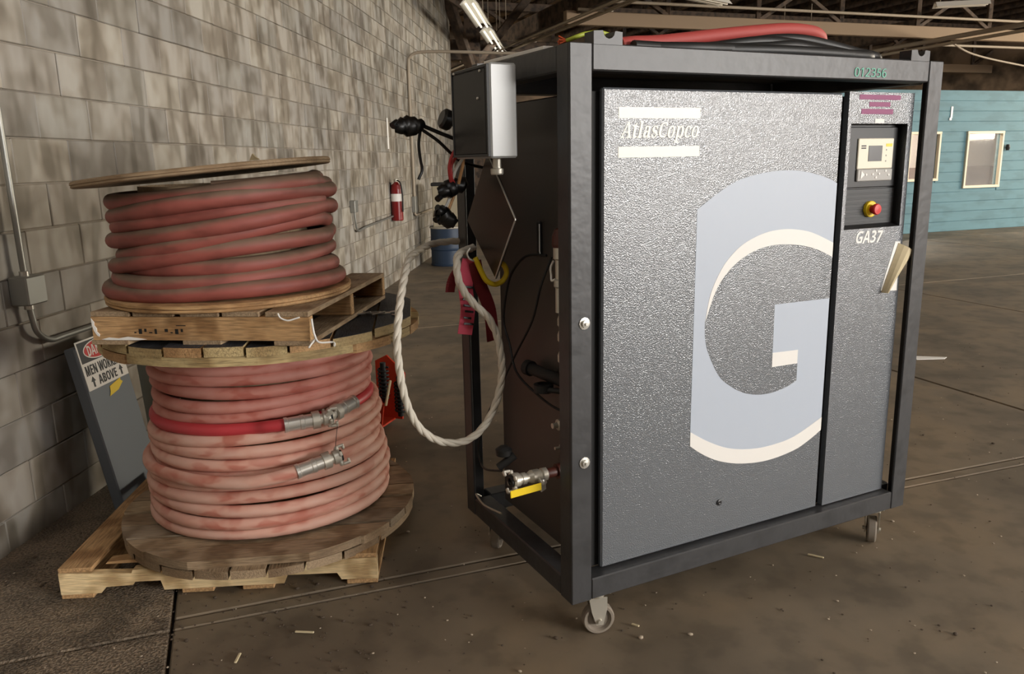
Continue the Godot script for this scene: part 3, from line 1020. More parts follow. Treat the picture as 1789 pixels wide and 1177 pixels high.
func switch_box(c: Node) -> void:
	var st := S()
	fbox(st, -0.157, -0.066, 1.611, 1.888, 0.20, 0.480, 0.006)
	var b := obj("switch_box", st, mats.enamel_grey, c)
	st = S()
	fbox(st, -0.163, -0.156, 1.624, 1.874, 0.222, 0.466, 0.003)
	obj("box_cover", st, mats.black_plastic, b)
	st = S()
	for y in [1.876, 1.616]:
		fbox(st, -0.165, -0.156, y, y + 0.008, 0.206, 0.476, 0.001)
	for v in [0.204, 0.470]:
		fbox(st, -0.165, -0.156, 1.616, 1.884, v, v + 0.008, 0.001)
	obj("cover_rim", st, mats.module_grey, b)
	for p in [[1.868, 0.25], [1.878, 0.45], [1.79, 0.27]]:
		st = S()
		lathe(st, [Vector2(0.005, 0), Vector2(0.004, 0.004), Vector2(0, 0.005)], Transform3D(Basis(Vector3(0, 0, 1), PI / 2), f(-0.164, p[0], p[1])), 8)
		obj("screw", st, mats.chrome, b)
	st = S()
	lathe(st, [Vector2(0.0, -0.052), Vector2(0.018, -0.052), Vector2(0.020, -0.048), Vector2(0.020, -0.034), Vector2(0.013, -0.032), Vector2(0.013, 0.0)], at(-0.115, 1.613, -0.25), 14)
	obj("conduit_nipple", st, mats.zinc, b)
	st = S()
	fbox(st, -0.066, 0.0, 1.78, 1.87, 0.41, 0.46, 0.003)
	fbox(st, -0.004, 0.0, 1.70, 1.88, 0.40, 0.47, 0.001)
	obj("bracket", st, mats.black_gap, b)

func side_fittings(c: Node) -> void:
	# stack of fittings behind the front post
	var st := S()
	lathe(st, [Vector2(0.016, 1.12), Vector2(0.016, 1.20), Vector2(0.021, 1.205), Vector2(0.021, 1.225), Vector2(0.016, 1.23), Vector2(0.016, 1.29), Vector2(0.022, 1.295), Vector2(0.022, 1.33)], at(0.062, 0, -0.17), 16)
	for y in [0.98, 1.05, 1.10]:
		lathe(st, [Vector2(0.010, y - 0.03), Vector2(0.018, y - 0.02), Vector2(0.018, y), Vector2(0.010, y + 0.02)], at(0.062, 0, -0.155), 12)
	rod(st, f(0.062, 0.70, 0.155), f(0.062, 1.13, 0.165), 0.009, 8)
	var vs := obj("fitting_stack", st, mats.zinc, c)
	st = S()
	lathe(st, [Vector2(0.024, 1.33), Vector2(0.027, 1.34), Vector2(0.026, 1.365), Vector2(0.018, 1.388), Vector2(0, 1.396)], at(0.062, 0, -0.17), 18)
	obj("cap", st, mats.brown_cap, vs)
	st = S()
	rod(st, f(0.06, 0.885, 0.38), f(0.09, 0.878, 0.13), 0.021, 12)
	rod(st, f(0.055, 0.886, 0.40), f(0.06, 0.885, 0.375), 0.028, 14)
	obj("air_regulator", st, mats.rubber, c)
	st = S()
	lathe(st, [Vector2(0.022, -0.012), Vector2(0.034, -0.012), Vector2(0.034, 0.014), Vector2(0.020, 0.016)], at(0.045, 0.845, -0.26), 18)
	rod(st, f(0.05, 0.845, 0.23), f(0.09, 0.85, 0.15), 0.010, 8)
	obj("clamp_ring", st, mats.rubber, c)
	st = S()
	for p in [[0.716, 0.228, 0.020], [0.640, 0.212, 0.011]]:
		lathe(st, [Vector2(p[2] * 0.5, 0), Vector2(p[2], 0.0), Vector2(p[2], 0.018), Vector2(p[2] * 0.55, 0.022)], Transform3D(Basis(Vector3(0, 0, 1), PI / 2), f(0.10, p[0], p[1])), 12)
		rod(st, f(0.101, p[0], p[1]), f(0.06, p[0], p[1]), p[2] * 0.5, 8)
	obj("port", st, mats.zinc, c)
	# slotted handle on the cabinet side
	st = S()
	fbox(st, 0.086, 0.10, 1.285, 1.400, 0.352, 0.374, 0.004)
	var hd := obj("door_handle", st, mats.black_plastic, c)
	st = S()
	rod(st, f(0.086, 1.392, 0.350), f(0.086, 1.300, 0.350), 0.002, 6)
	rod(st, f(0.086, 1.300, 0.350), f(0.084, 1.284, 0.340), 0.002, 6)
	obj("lever_edge", st, mats.paper_white, hd)
	# thin black air lines
	st = S()
	tube(st, spl(fpts([[0.085, 1.290, 0.30], [0.06, 1.280, 0.40], [0.05, 1.216, 0.49], [0.05, 1.137, 0.541], [0.05, 1.025, 0.57], [0.05, 0.947, 0.526], [0.045, 0.853, 0.461], [0.05, 0.806, 0.31], [0.06, 0.787, 0.19], [0.10, 0.78, 0.13]]), 6), 0.0045, 8)
	tube(st, spl(fpts([[0.085, 1.289, 0.265], [0.05, 1.192, 0.279], [0.05, 1.064, 0.344], [0.05, 0.913, 0.481], [0.03, 0.758, 0.584], [0.0, 0.612, 0.66], [-0.01, 0.50, 0.70], [-0.02, 0.45, 0.66], [-0.06, 0.48, 0.52], [-0.10, 0.56, 0.30]]), 6), 0.004, 8)
	obj("air_line", st, mats.rubber, c)
	st = S()
	fbox(st, 0.088, 0.10, 1.232, 1.262, 0.225, 0.25, 0.003)
	tube(st, spl(fpts([[0.09, 1.275, 0.262], [0.075, 1.255, 0.255], [0.075, 1.23, 0.252], [0.07, 1.214, 0.24], [0.075, 1.22, 0.225]]), 5), 0.004, 6)
	obj("wire_tag", st, mats.paper_white, c)
	# outlet valve: pipe out of the cabinet side, yellow handled ball valve, claw coupling
	st = S()
	rod(st, f(0.10, 0.585, 0.15), f(0.03, 0.585, 0.15), 0.026, 14)
	rod(st, f(0.03, 0.585, 0.15), f(-0.02, 0.585, 0.15), 0.017, 14)
	obj("outlet_pipe", st, mats.brown_cap, c)
	st = S()
	var pr := [Vector2(0.018, 0.0), Vector2(0.023, 0.002), Vector2(0.023, 0.018), Vector2(0.017, 0.022), Vector2(0.024, 0.035), Vector2(0.024, 0.055), Vector2(0.016, 0.070), Vector2(0.016, 0.078), Vector2(0.021, 0.08), Vector2(0.021, 0.094), Vector2(0.015, 0.095)]
	lathe(st, pr, Transform3D(Basis(Vector3(0, 0, 1), PI / 2), f(-0.008, 0.585, 0.15)), 8)
	var bv := obj("ball_valve", st, mats.zinc, c)
	st = S()
	bar(st, f(-0.052, 0.566, 0.105), f(-0.165, 0.560, 0.105), 0.005, 0.025, 0.004)
	obj("valve_handle", st, mats.yellow_plastic, bv)
	st = S()
	bar(st, f(-0.054, 0.566, 0.107), f(-0.030, 0.568, 0.118), 0.006, 0.044, 0.002)
	lathe(st, [Vector2(0.011, 0), Vector2(0.011, 0.022), Vector2(0.006, 0.024), Vector2(0, 0.024)], Transform3D(Basis(Vector3.RIGHT, PI / 2), f(-0.042, 0.577, 0.126)), 6)
	obj("handle_nut", st, mats.chrome, bv)
	claw(c, Transform3D(Basis(Vector3(0, 0, 1), PI / 2), f(-0.098, 0.585, 0.15)), 0.9)
	st = S()
	rod(st, f(-0.15, 0.61, 0.22), f(-0.10, 0.65, 0.20), 0.014, 10)
	lathe(st, [Vector2(0.0, 0), Vector2(0.026, 0.006), Vector2(0.028, 0.026), Vector2(0.014, 0.036), Vector2(0, 0.036)], at(-0.13, 0.645, -0.22), 14)
	obj("drain_cap", st, mats.rubber, c)
	st = S()
	tube(st, spl(fpts([[0.02, 0.262, 0.76], [-0.01, 0.285, 0.74], [-0.01, 0.27, 0.66], [-0.012, 0.30, 0.50]]), 6), 0.004, 6)
	obj("bent_wire", st, mats.zinc, c)

# claw coupling whose axis is local +y, starting at the origin
func claw(parent: Node, x: Transform3D, k := 1.0) -> MeshInstance3D:
	var st := S()
	var y := x * Transform3D(Basis.from_scale(Vector3(k, k, k)), Vector3.ZERO)
	lathe(st, [Vector2(0.018, 0), Vector2(0.020, 0.004), Vector2(0.020, 0.012), Vector2(0.027, 0.016), Vector2(0.029, 0.034), Vector2(0.026, 0.042), Vector2(0.017, 0.042)], y, 16)
	for s in [0, 1]:
		var r := y * Transform3D(Basis(Vector3.UP, PI * s + 0.6), Vector3.ZERO)
		box(st, r * at(0.030, 0.038, 0), Vector3(0.020, 0.016, 0.022), 0.005)
		box(st, r * at(0.036, 0.056, 0.004), Vector3(0.011, 0.030, 0.018), 0.004)
		box(st, r * at(0.028, 0.066, 0.006), Vector3(0.016, 0.010, 0.016), 0.003)
		box(st, r * at(0.0, 0.040, 0.030), Vector3(0.020, 0.012, 0.018), 0.004)
	var o := obj("claw_coupling", st, mats.zinc, parent)
	st = S()
	lathe(st, [Vector2(0.012, 0.040), Vector2(0.022, 0.040), Vector2(0.022, 0.050), Vector2(0.012, 0.052)], y, 18)
	obj("gasket", st, mats.rubber, o)
	return o

# things that hang from, or lie on, the compressor; same local frame
func cthing(called: String, label: String, cat: String, group := "") -> Node3D:
	return thing(called, label, cat, FO, YAW, group)

func taped_end(parent: Node, a: Vector3, b: Vector3, r: float, sd: int) -> void:
	var st := S()
	var p := PackedVector3Array()
	var rad := PackedFloat32Array()
	rng.seed = sd
	for i in 11:
		var t := i / 10.0
		p.append(a.lerp(b, t) + Vector3(rng.randf_range(-1, 1), rng.randf_range(-1, 1), rng.randf_range(-1, 1)) * r * 0.16)
		rad.append(r * (0.55 + 0.5 * sin(PI * clampf(t * 0.9 + 0.08, 0, 1))) * rng.randf_range(0.85, 1.12))
	tube(st, p, r, 9, true, rad)
	for k in 3:
		var q := a.lerp(b, 0.05 + 0.12 * k) + Vector3(rng.randf_range(-0.5, 0.5), rng.randf_range(-0.6, 0.6), 0) * r
		tube(st, PackedVector3Array([q, q + Vector3(-0.02, -0.012 + 0.012 * k, 0.01)]), r * 0.38, 7)
	obj("taped_plug", st, mats.black_tape, parent)

func compressor_things() -> void:
	var st: SurfaceTool
	# diamond cover plate
	var dv := [f(-0.035, 1.634, 0.487), f(-0.045, 1.419, 0.265), f(-0.04, 1.205, 0.44), f(-0.035, 1.392, 0.683)]
	st = S()
	var n := Vector3(-1, 0, 0)
	Q4(st, dv[0], dv[1], dv[2], dv[3], n)
	var bk := []
	for q in dv:
		bk.append(q + Vector3(0.005, 0, 0))
	Q4(st, bk[0], bk[1], bk[2], bk[3], -n)
	for k in 4:
		var k2 := (k + 1) % 4
		Q4(st, dv[k], dv[k2], bk[k2], bk[k], ((dv[k] + dv[k2]) * 0.5 - (dv[0] + dv[2]) * 0.5).normalized())
	var dp := cthing("cover_plate", "dark square steel plate hung by one corner under the switch box", "plate")
	obj("plate", st, mat("plate_dark", Color(0.24, 0.20, 0.175), 0.30, 0.3), dp)
	st = S()
	for k in 2:
		bar(st, dv[k] + Vector3(-0.002, 0, 0), dv[k + 1] + Vector3(-0.002, 0, 0), 0.005, 0.005, 0.001)
	obj("bright_edge", st, mats.chrome, dp)
	st = S()
	tube(st, spl([f(-0.06, 1.618, 0.46), f(-0.03, 1.63, 0.48), f(0.0, 1.65, 0.50)], 4), 0.004, 6)
	obj("hanging_wire", st, mats.zinc, dp)
	# taped cable ends
	var a := cthing("taped_cable", "black taped cable plug stuck out level beside the switch box", "cable", "taped cable ends")
	taped_end(a, f(-0.352, 1.715, 0.50), f(-0.262, 1.722, 0.50), 0.031, 3)
	st = S()
	tube(st, spl(fpts([[-0.265, 1.722, 0.50], [-0.21, 1.700, 0.50], [-0.15, 1.678, 0.50], [-0.115, 1.668, 0.51], [-0.02, 1.640, 0.52], [0.05, 1.63, 0.55]]), 6), 0.0065, 8)
	tube(st, spl(fpts([[-0.265, 1.708, 0.50], [-0.21, 1.672, 0.50], [-0.155, 1.630, 0.52], [-0.10, 1.60, 0.55], [0.0, 1.58, 0.60]]), 6), 0.0055, 8)
	obj("cable", st, mats.black_tape, a)
	st = S()
	tube(st, spl(fpts([[-0.272, 1.71, 0.49], [-0.281, 1.66, 0.49], [-0.277, 1.61, 0.49], [-0.272, 1.58, 0.492], [-0.284, 1.555, 0.49], [-0.287, 1.548, 0.49]]), 6), 0.005, 6)
	obj("tape_tail", st, mats.black_tape, a)
	var b := cthing("round_knob", "black round knob peeking from behind the switch box", "knob")
	st = S()
	lathe(st, [Vector2(0, -0.02), Vector2(0.030, -0.02), Vector2(0.036, -0.012), Vector2(0.036, 0.012), Vector2(0.028, 0.02), Vector2(0, 0.02)], f3(Basis(Vector3(0, 0, 1), 1.2), -0.112, 1.748, 0.66), 20)
	rod(st, f(-0.11, 1.748, 0.66), f(-0.0, 1.70, 0.72), 0.01, 8)
	obj("knob", st, mats.black_tape, b)
	var d := cthing("taped_cable", "black taped plug hung on red, tan and white wires under the switch box", "cable", "taped cable ends")
	taped_end(d, f(-0.192, 1.500, 0.55), f(-0.085, 1.535, 0.55), 0.030, 8)
	var wires := [["red_wire", Color(0.70, 0.22, 0.22), [[-0.03, 1.645, 0.5], [-0.097, 1.656, 0.5], [-0.142, 1.646, 0.5], [-0.165, 1.614, 0.5], [-0.169, 1.575, 0.51], [-0.150, 1.525, 0.54]]],
		["red_wire", Color(0.62, 0.20, 0.22), [[-0.03, 1.64, 0.52], [-0.085, 1.645, 0.52], [-0.125, 1.630, 0.52], [-0.155, 1.595, 0.52], [-0.158, 1.56, 0.52], [-0.14, 1.525, 0.54]]],
		["tan_wire", Color(0.78, 0.60, 0.42), [[-0.04, 1.635, 0.5], [-0.093, 1.642, 0.5], [-0.116, 1.622, 0.5], [-0.124, 1.588, 0.5], [-0.128, 1.53, 0.53]]],
		["white_wire", Color(0.82, 0.82, 0.80), [[0.0, 1.640, 0.5], [-0.044, 1.646, 0.5], [-0.098, 1.629, 0.5], [-0.142, 1.589, 0.5], [-0.152, 1.53, 0.54]]]]
	for w in wires:
		st = S()
		tube(st, spl(fpts(w[2]), 6), 0.0058, 8)
		obj(w[0], st, mat(w[0], w[1], 0.5), d)
	var e := cthing("taped_cable", "black taped plug hanging lowest, on a tan and a striped wire", "cable", "taped cable ends")
	taped_end(e, f(-0.205, 1.440, 0.55), f(-0.140, 1.393, 0.55), 0.030, 21)
	st = S()
	tube(st, spl(fpts([[-0.125, 1.515, 0.552], [-0.14, 1.485, 0.55], [-0.165, 1.43, 0.55]]), 5), 0.005, 8)
	obj("tan_wire", st, mat("tan_wire", Color.WHITE), e)
	st = S()
	tube(st, spl(fpts([[-0.15, 1.515, 0.552], [-0.157, 1.48, 0.55], [-0.178, 1.44, 0.55]]), 5), 0.005, 8)
	obj("white_wire", st, mat("white_wire", Color.WHITE), e)
	# thick white cable: three strands laid together
	var path := spl(fpts([[-0.05, 1.30, 0.60], [-0.15, 1.29, 0.50], [-0.178, 1.24, 0.45], [-0.170, 1.199, 0.45], [-0.147, 1.157, 0.45], [-0.106, 1.109, 0.45], [-0.074, 1.078, 0.45], [-0.049, 1.036, 0.45], [-0.028, 0.972, 0.45], [-0.019, 0.865, 0.45], [-0.043, 0.763, 0.45], [-0.086, 0.688, 0.45], [-0.144, 0.642, 0.45], [-0.212, 0.634, 0.45], [-0.285, 0.661, 0.45], [-0.347, 0.726, 0.45], [-0.385, 0.827, 0.45], [-0.397, 0.938, 0.46], [-0.396, 1.016, 0.47], [-0.381, 1.093, 0.49], [-0.353, 1.167, 0.53], [-0.309, 1.235, 0.60], [-0.25, 1.275, 0.70], [-0.12, 1.30, 0.82], [0.03, 1.30, 0.86]]), 9)
	st = S()
	for k in 3:
		var q := PackedVector3Array()
		var s := 0.0
		for i in path.size():
			var t := (path[mini(i + 1, path.size() - 1)] - path[maxi(i - 1, 0)]).normalized()
			if i:
				s += path[i].distance_to(path[i - 1])
			var u := t.cross(Vector3(0.2, 0.1, 1)).normalized()
			q.append(path[i] + u.rotated(t, s * 42.0 + TAU * k / 3.0) * 0.0055)
		tube(st, q, 0.0088, 8)
	tag(obj("white_cable", st, mat("cable_white", Color(0.83, 0.80, 0.74), 0.6), self, Transform3D(Basis(Vector3.UP, YAW), FO)), "thick twisted white cable looping down between the hose reels and compressor", "cable")
	# hook, ring and strap
	var hk := cthing("hook_strap", "yellow steel hook on a red printed strap at back post", "strap")
	st = S()
	tube(st, spl(fpts([[-0.088, 1.275, 0.5], [-0.078, 1.252, 0.5], [-0.066, 1.225, 0.5], [-0.047, 1.192, 0.5], [-0.015, 1.176, 0.5], [0.016, 1.186, 0.5], [0.032, 1.212, 0.5], [0.024, 1.240, 0.5], [0.006, 1.256, 0.5], [0.008, 1.278, 0.5]]), 6), 0.0095, 10, true)
	obj("hook", st, mat("hook_yellow", Color(0.85, 0.73, 0.12), 0.5), hk)
	st = S()
	tube(st, spl(fpts([[-0.105, 1.31, 0.5], [-0.118, 1.292, 0.5], [-0.108, 1.272, 0.5], [-0.085, 1.264, 0.5]]), 6), 0.004, 8)
	obj("ring", st, mats.chrome, hk)
	var webs := [[[-0.10, 1.27, 0.52], [-0.115, 1.18, 0.53], [-0.105, 1.09, 0.54], [-0.12, 1.00, 0.54]], [[-0.085, 1.26, 0.51], [-0.06, 1.18, 0.53], [-0.02, 1.08, 0.54], [0.0, 0.96, 0.56]], [[-0.09, 1.26, 0.53], [-0.13, 1.23, 0.55], [-0.15, 1.19, 0.57], [-0.155, 1.15, 0.58]]]
	for k in 3:
		st = S()
		var wp := spl(fpts(webs[k]), 5)
		for i in wp.size() - 1:
			bar(st, wp[i], wp[i + 1] + (wp[i + 1] - wp[i]) * 0.1, [0.055, 0.05, 0.035][k], 0.004, 0.001, Vector3(0, 0.2, 1))
		obj("webbing", st, mat("strap_%d" % (1 if k == 0 else 0), Color(0.85, 0.33, 0.42) if k == 0 else Color(0.40, 0.07, 0.09), 0.7), hk)
	st = S()
	for k in 7:
		bar(st, f(-0.128 + 0.004 * sin(k * 2.0), 1.175 - k * 0.022, 0.5215), f(-0.096 + 0.006 * cos(k * 3.0), 1.168 - k * 0.022, 0.5215), 0.008, 0.004, 0.001, Vector3(0, 0.2, 1))
	obj("print_mark", st, mats.black_tape, hk)
	# hoses lying on top
	st = S()
	tube(st, spl(fpts([[0.28, 1.948, 0.16], [0.33, 1.955, 0.16], [0.45, 1.966, 0.17], [0.689, 1.998, 0.18], [0.865, 2.02, 0.19], [1.024, 2.036, 0.20], [1.163, 2.036, 0.22], [1.245, 2.018, 0.26], [1.285, 1.992, 0.34], [1.25, 1.975, 0.46], [1.05, 1.960, 0.58], [0.70, 1.955, 0.62], [0.42, 1.955, 0.54], [0.34, 1.958, 0.40], [0.42, 1.962, 0.27], [0.60, 1.972, 0.235], [0.80, 1.985, 0.25], [1.0, 1.985, 0.32]]), 8), 0.0225, 12)
	tag(obj("red_hose", st, mats.hose_top_red, self, Transform3D(Basis(Vector3.UP, YAW), FO)), "red rubber hose coiled on top of the compressor frame", "hose")
	var loops := [[[0.30, 1.940, 0.12], [0.53, 1.943, 0.13], [0.721, 1.965, 0.15], [0.897, 1.990, 0.155], [1.031, 1.995, 0.15], [1.171, 1.982, 0.15], [1.289, 1.962, 0.14], [1.396, 1.942, 0.13], [1.42, 1.94, 0.3], [1.1, 1.94, 0.66], [0.6, 1.94, 0.68], [0.3, 1.94, 0.5]],
		[[0.22, 1.940, 0.45], [0.25, 1.940, 0.2], [0.49, 1.940, 0.10], [0.678, 1.945, 0.10], [0.825, 1.955, 0.10], [0.954, 1.966, 0.105], [1.063, 1.956, 0.10], [1.205, 1.941, 0.10], [1.33, 1.941, 0.18], [1.3, 1.94, 0.45], [0.9, 1.94, 0.7]],
		[[0.45, 1.941, 0.60], [0.36, 1.941, 0.30], [0.55, 1.943, 0.17], [0.80, 1.975, 0.125], [0.97, 1.975, 0.125], [1.12, 1.96, 0.12], [1.27, 1.942, 0.11], [1.36, 1.941, 0.2], [1.2, 1.94, 0.5]],
		[[0.60, 1.941, 0.11], [0.85, 1.943, 0.075], [1.05, 1.943, 0.07], [1.2, 1.942, 0.075], [1.32, 1.942, 0.1], [1.38, 1.94, 0.25]]]
	var bc := cthing("black_cable", "bundle of black rubber cables lying under the red hose on compressor top", "cable")
	for lp in loops:
		st = S()
		tube(st, spl(fpts(lp), 7), 0.0185, 10)
		obj("cable_loop", st, mats.hose_black, bc)
	st = S()
	tube(st, spl(fpts([[0.06, 1.945, 0.12], [0.086, 1.956, 0.10], [0.12, 1.966, 0.10], [0.175, 1.970, 0.10], [0.24, 1.952, 0.11], [0.30, 1.935, 0.2]]), 6), 0.0065, 8)
	var gw := cthing("earth_wire", "green and yellow wire with copper end beside left lifting lug", "wire")
	obj("insulation", st, mat("wire_green", Color(0.62, 0.66, 0.22), 0.5), gw)
	st = S()
	for k in 5:
		rod(st, f(0.062, 1.946, 0.12), f(0.03 + 0.006 * k, 1.935 + 0.012 * (k % 3), 0.11 + 0.012 * k), 0.0035, 6)
	obj("copper_end", st, mat("copper", Color(0.72, 0.32, 0.18), 0.45, 0.6), gw)
	st = S()
	bar(st, f(0.04, 1.930, 0.17), f(0.04, 1.934, 0.60), 0.06, 0.012, 0.002)
	tag(obj("timber_offcut", st, mats.paper_white, self, Transform3D(Basis(Vector3.UP, YAW), FO)), "pale slat lying along the left top beam of the frame", "slat")

func f3(b: Basis, u: float, y: float, v: float) -> Transform3D:
	return Transform3D(b, f(u, y, v))

# ------------------------------------------------------------------ hose reels
func strip_poly(R: float, z0: float, z1: float) -> PackedVector2Array:
	# the part of a disc between two chords, long side along local x
	var p := PackedVector2Array()
	for i in 9:
		var z := lerpf(z0, z1, i / 8.0)
		p.append(Vector2(sqrt(maxf(R * R - z * z, 0.0004)), z))
	for i in 9:
		var z := lerpf(z1, z0, i / 8.0)
		p.append(Vector2(-sqrt(maxf(R * R - z * z, 0.0004)), z))
	return p

func disc_boards(parent: Node, x: Transform3D, R: float, h: float, nb: int, m: Array, paint: Material = null, shift := 0.0) -> void:
	# x: origin at the under side, local y up; boards run along local x
	var w := 2.0 * R / nb
	for k in nb:
		var z0 := -R + k * w + 0.005 + shift
		var z1 := -R + (k + 1) * w - 0.005 + shift
		z0 = clampf(z0, -R + 0.004, R - 0.012)
		z1 = clampf(z1, -R + 0.010, R - 0.004)
		var dy: float = [0.003, -0.004, 0.0, -0.002, 0.004][k % 5]
		var turn := Transform3D(Basis(Vector3(1, 0, 0), Vector3(0, 0, -1), Vector3(0, 1, 0)), Vector3(0, dy, 0))
		var st := S()
		prism(st, strip_poly(R, z0, z1), h, turn)
		var o := obj("flange_board", st, m[k % m.size()], parent, x)
		if paint:
			st = S()
			prism(st, strip_poly(R - 0.001, z0, z1), 0.0008, Transform3D(turn.basis, Vector3(0, dy + h, 0)))
			obj("painted_face", st, paint, o)

# turns: [height, radius, tilt]; angle 0 is +x, a quarter turn is towards the camera
func coil(turns: Array, a0: float, a1: float, per := 44, wob := 1.0) -> PackedVector3Array:
	var p := PackedVector3Array()
	var steps := int((a1 - a0) / TAU * per)
	for i in steps + 1:
		var a := lerpf(a0, a1, float(i) / steps)
		var t := clampf(a / TAU, 0.0, turns.size() - 1.001)
		var k := int(t)
		var fr := smoothstep(0.55, 0.95, t - k)
		var q: Array = turns[k]
		var s: Array = turns[mini(k + 1, turns.size() - 1)]
		var y := lerpf(q[0], s[0], fr)
		var r := lerpf(q[1], s[1], fr)
		var tl := lerpf(q[2], s[2], fr)
		y += tl * cos(a) + wob * 0.004 * sin(2.0 * a + k * 1.7)
		r += wob * 0.005 * sin(3.0 * a + k * 2.3)
		p.append(Vector3(r * cos(a), y, r * sin(a)))
	return p

func pallet(t: Node, L: float, D: float, y: float, hs: float, front: PackedVector2Array, tops: Array, bots: Array, ms: Array) -> void:
	# local x along the stringers, local -z away from the camera
	var st := S()
	prism(st, front, 0.038, at(0, y, -0.038))
	obj("stringer", st, ms[0], t)
	for k in 2:
		st = S()
		box(st, at(0, 0, 0), Vector3(L, hs, 0.038), 0.003)
		obj("stringer", st, ms[1], t, at(L / 2, y + 0.018 + hs / 2, -D * (0.5 if k == 0 else 1.0) + (0.0 if k == 0 else 0.019)))
	for b in tops:
		st = S()
		box(st, Transform3D.IDENTITY, Vector3(D, 0.018, b[1] - b[0]), 0.002)
		obj("deck_board", st, ms[2], t, Transform3D(Basis(Vector3.UP, PI / 2), Vector3((b[0] + b[1]) / 2, y + 0.018 + hs + 0.009 + rng.randf() * 0.001, -D / 2)))
	for b in bots:
		st = S()
		box(st, Transform3D.IDENTITY, Vector3(D, 0.017, b[1] - b[0]), 0.002)
		obj("bottom_board", st, ms[2], t, Transform3D(Basis(Vector3.UP, PI / 2), Vector3((b[0] + b[1]) / 2, y + 0.0085, -D / 2)))

func lower_stack() -> void:
	var st: SurfaceTool
	rng.seed = 99
	var pa := thing("pallet", "pale wooden pallet on the floor under the lower reel, front stringer notched", "pallet", Vector3(-1.945, 0, -2.62), deg_to_rad(8.0))
	var fr := PackedVector2Array([Vector2(0, 0.018), Vector2(0.15, 0.018), Vector2(0.165, 0.042), Vector2(0.27, 0.045), Vector2(0.28, 0.058), Vector2(0.375, 0.058), Vector2(0.385, 0.018), Vector2(0.84, 0.018), Vector2(0.855, 0.052), Vector2(1.045, 0.050), Vector2(1.06, 0.022), Vector2(1.20, 0.018), Vector2(1.20, 0.107), Vector2(0.275, 0.107), Vector2(0.27, 0.094), Vector2(0.15, 0.098), Vector2(0, 0.107)])
	pallet(pa, 1.20, 1.02, 0.0, 0.089, fr, [[0.0, 0.125], [0.36, 0.46], [0.50, 0.60], [0.66, 0.76], [0.84, 0.93], [1.075, 1.20]], [[0.0, 0.12], [0.45, 0.57], [0.68, 0.80], [1.08, 1.20]], [mats.wood_bright, mats.wood_tan, mats.wood_tan])
	st = S()
	prism(st, PackedVector2Array([Vector2(0.15, 0.107), Vector2(0.33, 0.107), Vector2(0.345, 0.122), Vector2(0.30, 0.119), Vector2(0.24, 0.121), Vector2(0.16, 0.116)]), 0.05, at(0, 0, -0.11))
	obj("broken_board", st, mats.wood_tan, pa)
	# reel
	var c := Vector3(-1.27, 0.125, -3.175)
	var r := thing("hose_reel", "lower wooden cable reel of plank discs, navy painted top, on the floor pallet", "cable reel", c, deg_to_rad(11.0), "cable reels")
	var q := Transform3D(Basis(Vector3.UP, PI / 2), Vector3.ZERO)
	disc_boards(r, at(-0.028, 0.0, 0.006) * q, 0.603, 0.033, 9, [mats.wood_brown, mats.wood_dark])
	disc_boards(r, at(-0.028, 0.033, 0.006), 0.606, 0.033, 10, [mats.wood_dark, mats.wood_brown, wood("wood_grey", Color(0.60, 0.53, 0.44), 0.8, 65), mats.wood_dark, wood("wood_light", Color(0.73, 0.64, 0.51), 0.8, 67)], null, 0.036)
	st = S()
	lathe(st, [Vector2(0.36, 0.06), Vector2(0.36, 0.82)], Transform3D.IDENTITY, 28)
	obj("drum", st, mats.wood_brown, r)
	disc_boards(r, at(0, 0.805, -0.01), 0.636, 0.034, 9, [mats.wood_edge, mats.wood_tan])
	disc_boards(r, at(0, 0.840, -0.01) * q, 0.638, 0.034, 9, [mats.wood_edge, mats.wood_edge, mats.wood_tan], mats.wood_navy, 0.03)
	# hoses wound on it
	var hc := Vector3(-1.308, 0, -3.215)
	var lo := [[0.222, 0.480, 0.002], [0.269, 0.483, 0.004], [0.317, 0.482, 0.006], [0.366, 0.480, 0.010], [0.413, 0.468, 0.014]]
	var h := thing("pink_hose", "faded pink air hose, lowest bundle on the lower reel, metal coupling on its free end", "hose", hc, 0.0, "air hoses on the lower reel")
	var p := coil(lo, -2.2, TAU * 4.45)
	var tail := [p[p.size() - 1], Vector3(-0.475, 0.447, 0.03), Vector3(-0.44, 0.446, 0.21), Vector3(-0.33, 0.446, 0.37), Vector3(-0.13, 0.450, 0.49), Vector3(0.07, 0.452, 0.525), Vector3(0.19, 0.464, 0.51), Vector3(0.285, 0.478, 0.467)]
	p.append_array(spl(tail, 8).slice(1))
	st = S()
	tube(st, p, 0.0245, 14)
	obj("hose", st, mats.hose_pink, h)
	coupling(h, Vector3(0.277, 0.477, 0.473), Vector3(0.375, 0.497, 0.407), 0.4)
	var mid := [[0.452, 0.450, 0.004], [0.497, 0.458, 0.010], [0.543, 0.458, 0.016], [0.588, 0.455, 0.022], [0.606, 0.440, 0.024]]
	h = thing("pink_hose", "faded pink air hose, middle bundle on the lower reel just under the bright red stretch", "hose", hc, 0.0, "air hoses on the lower reel")
	st = S()
	tube(st, coil(mid, -2.6, TAU * 4.0 - 1.9), 0.0245, 14)
	obj("hose", st, mats.hose_pink, h)
	# newer red hose with two couplings joined
	h = thing("bright_red_hose", "bright red hose between the pink bundles, ending in joined claw couplings", "hose", hc, 0.0)
	var rp := []
	for k in 9:
		var a := lerpf(PI * 1.12, PI * 0.42, k / 8.0)
		rp.append(Vector3(0.447 * cos(a), 0.632 + 0.012 * cos(a), 0.447 * sin(a)))
	rp.append(Vector3(0.175, 0.645, 0.442))
	rp.append(Vector3(0.245, 0.652, 0.436))
	st = S()
	tube(st, spl(rp, 6), 0.0235, 14)
	rp = []
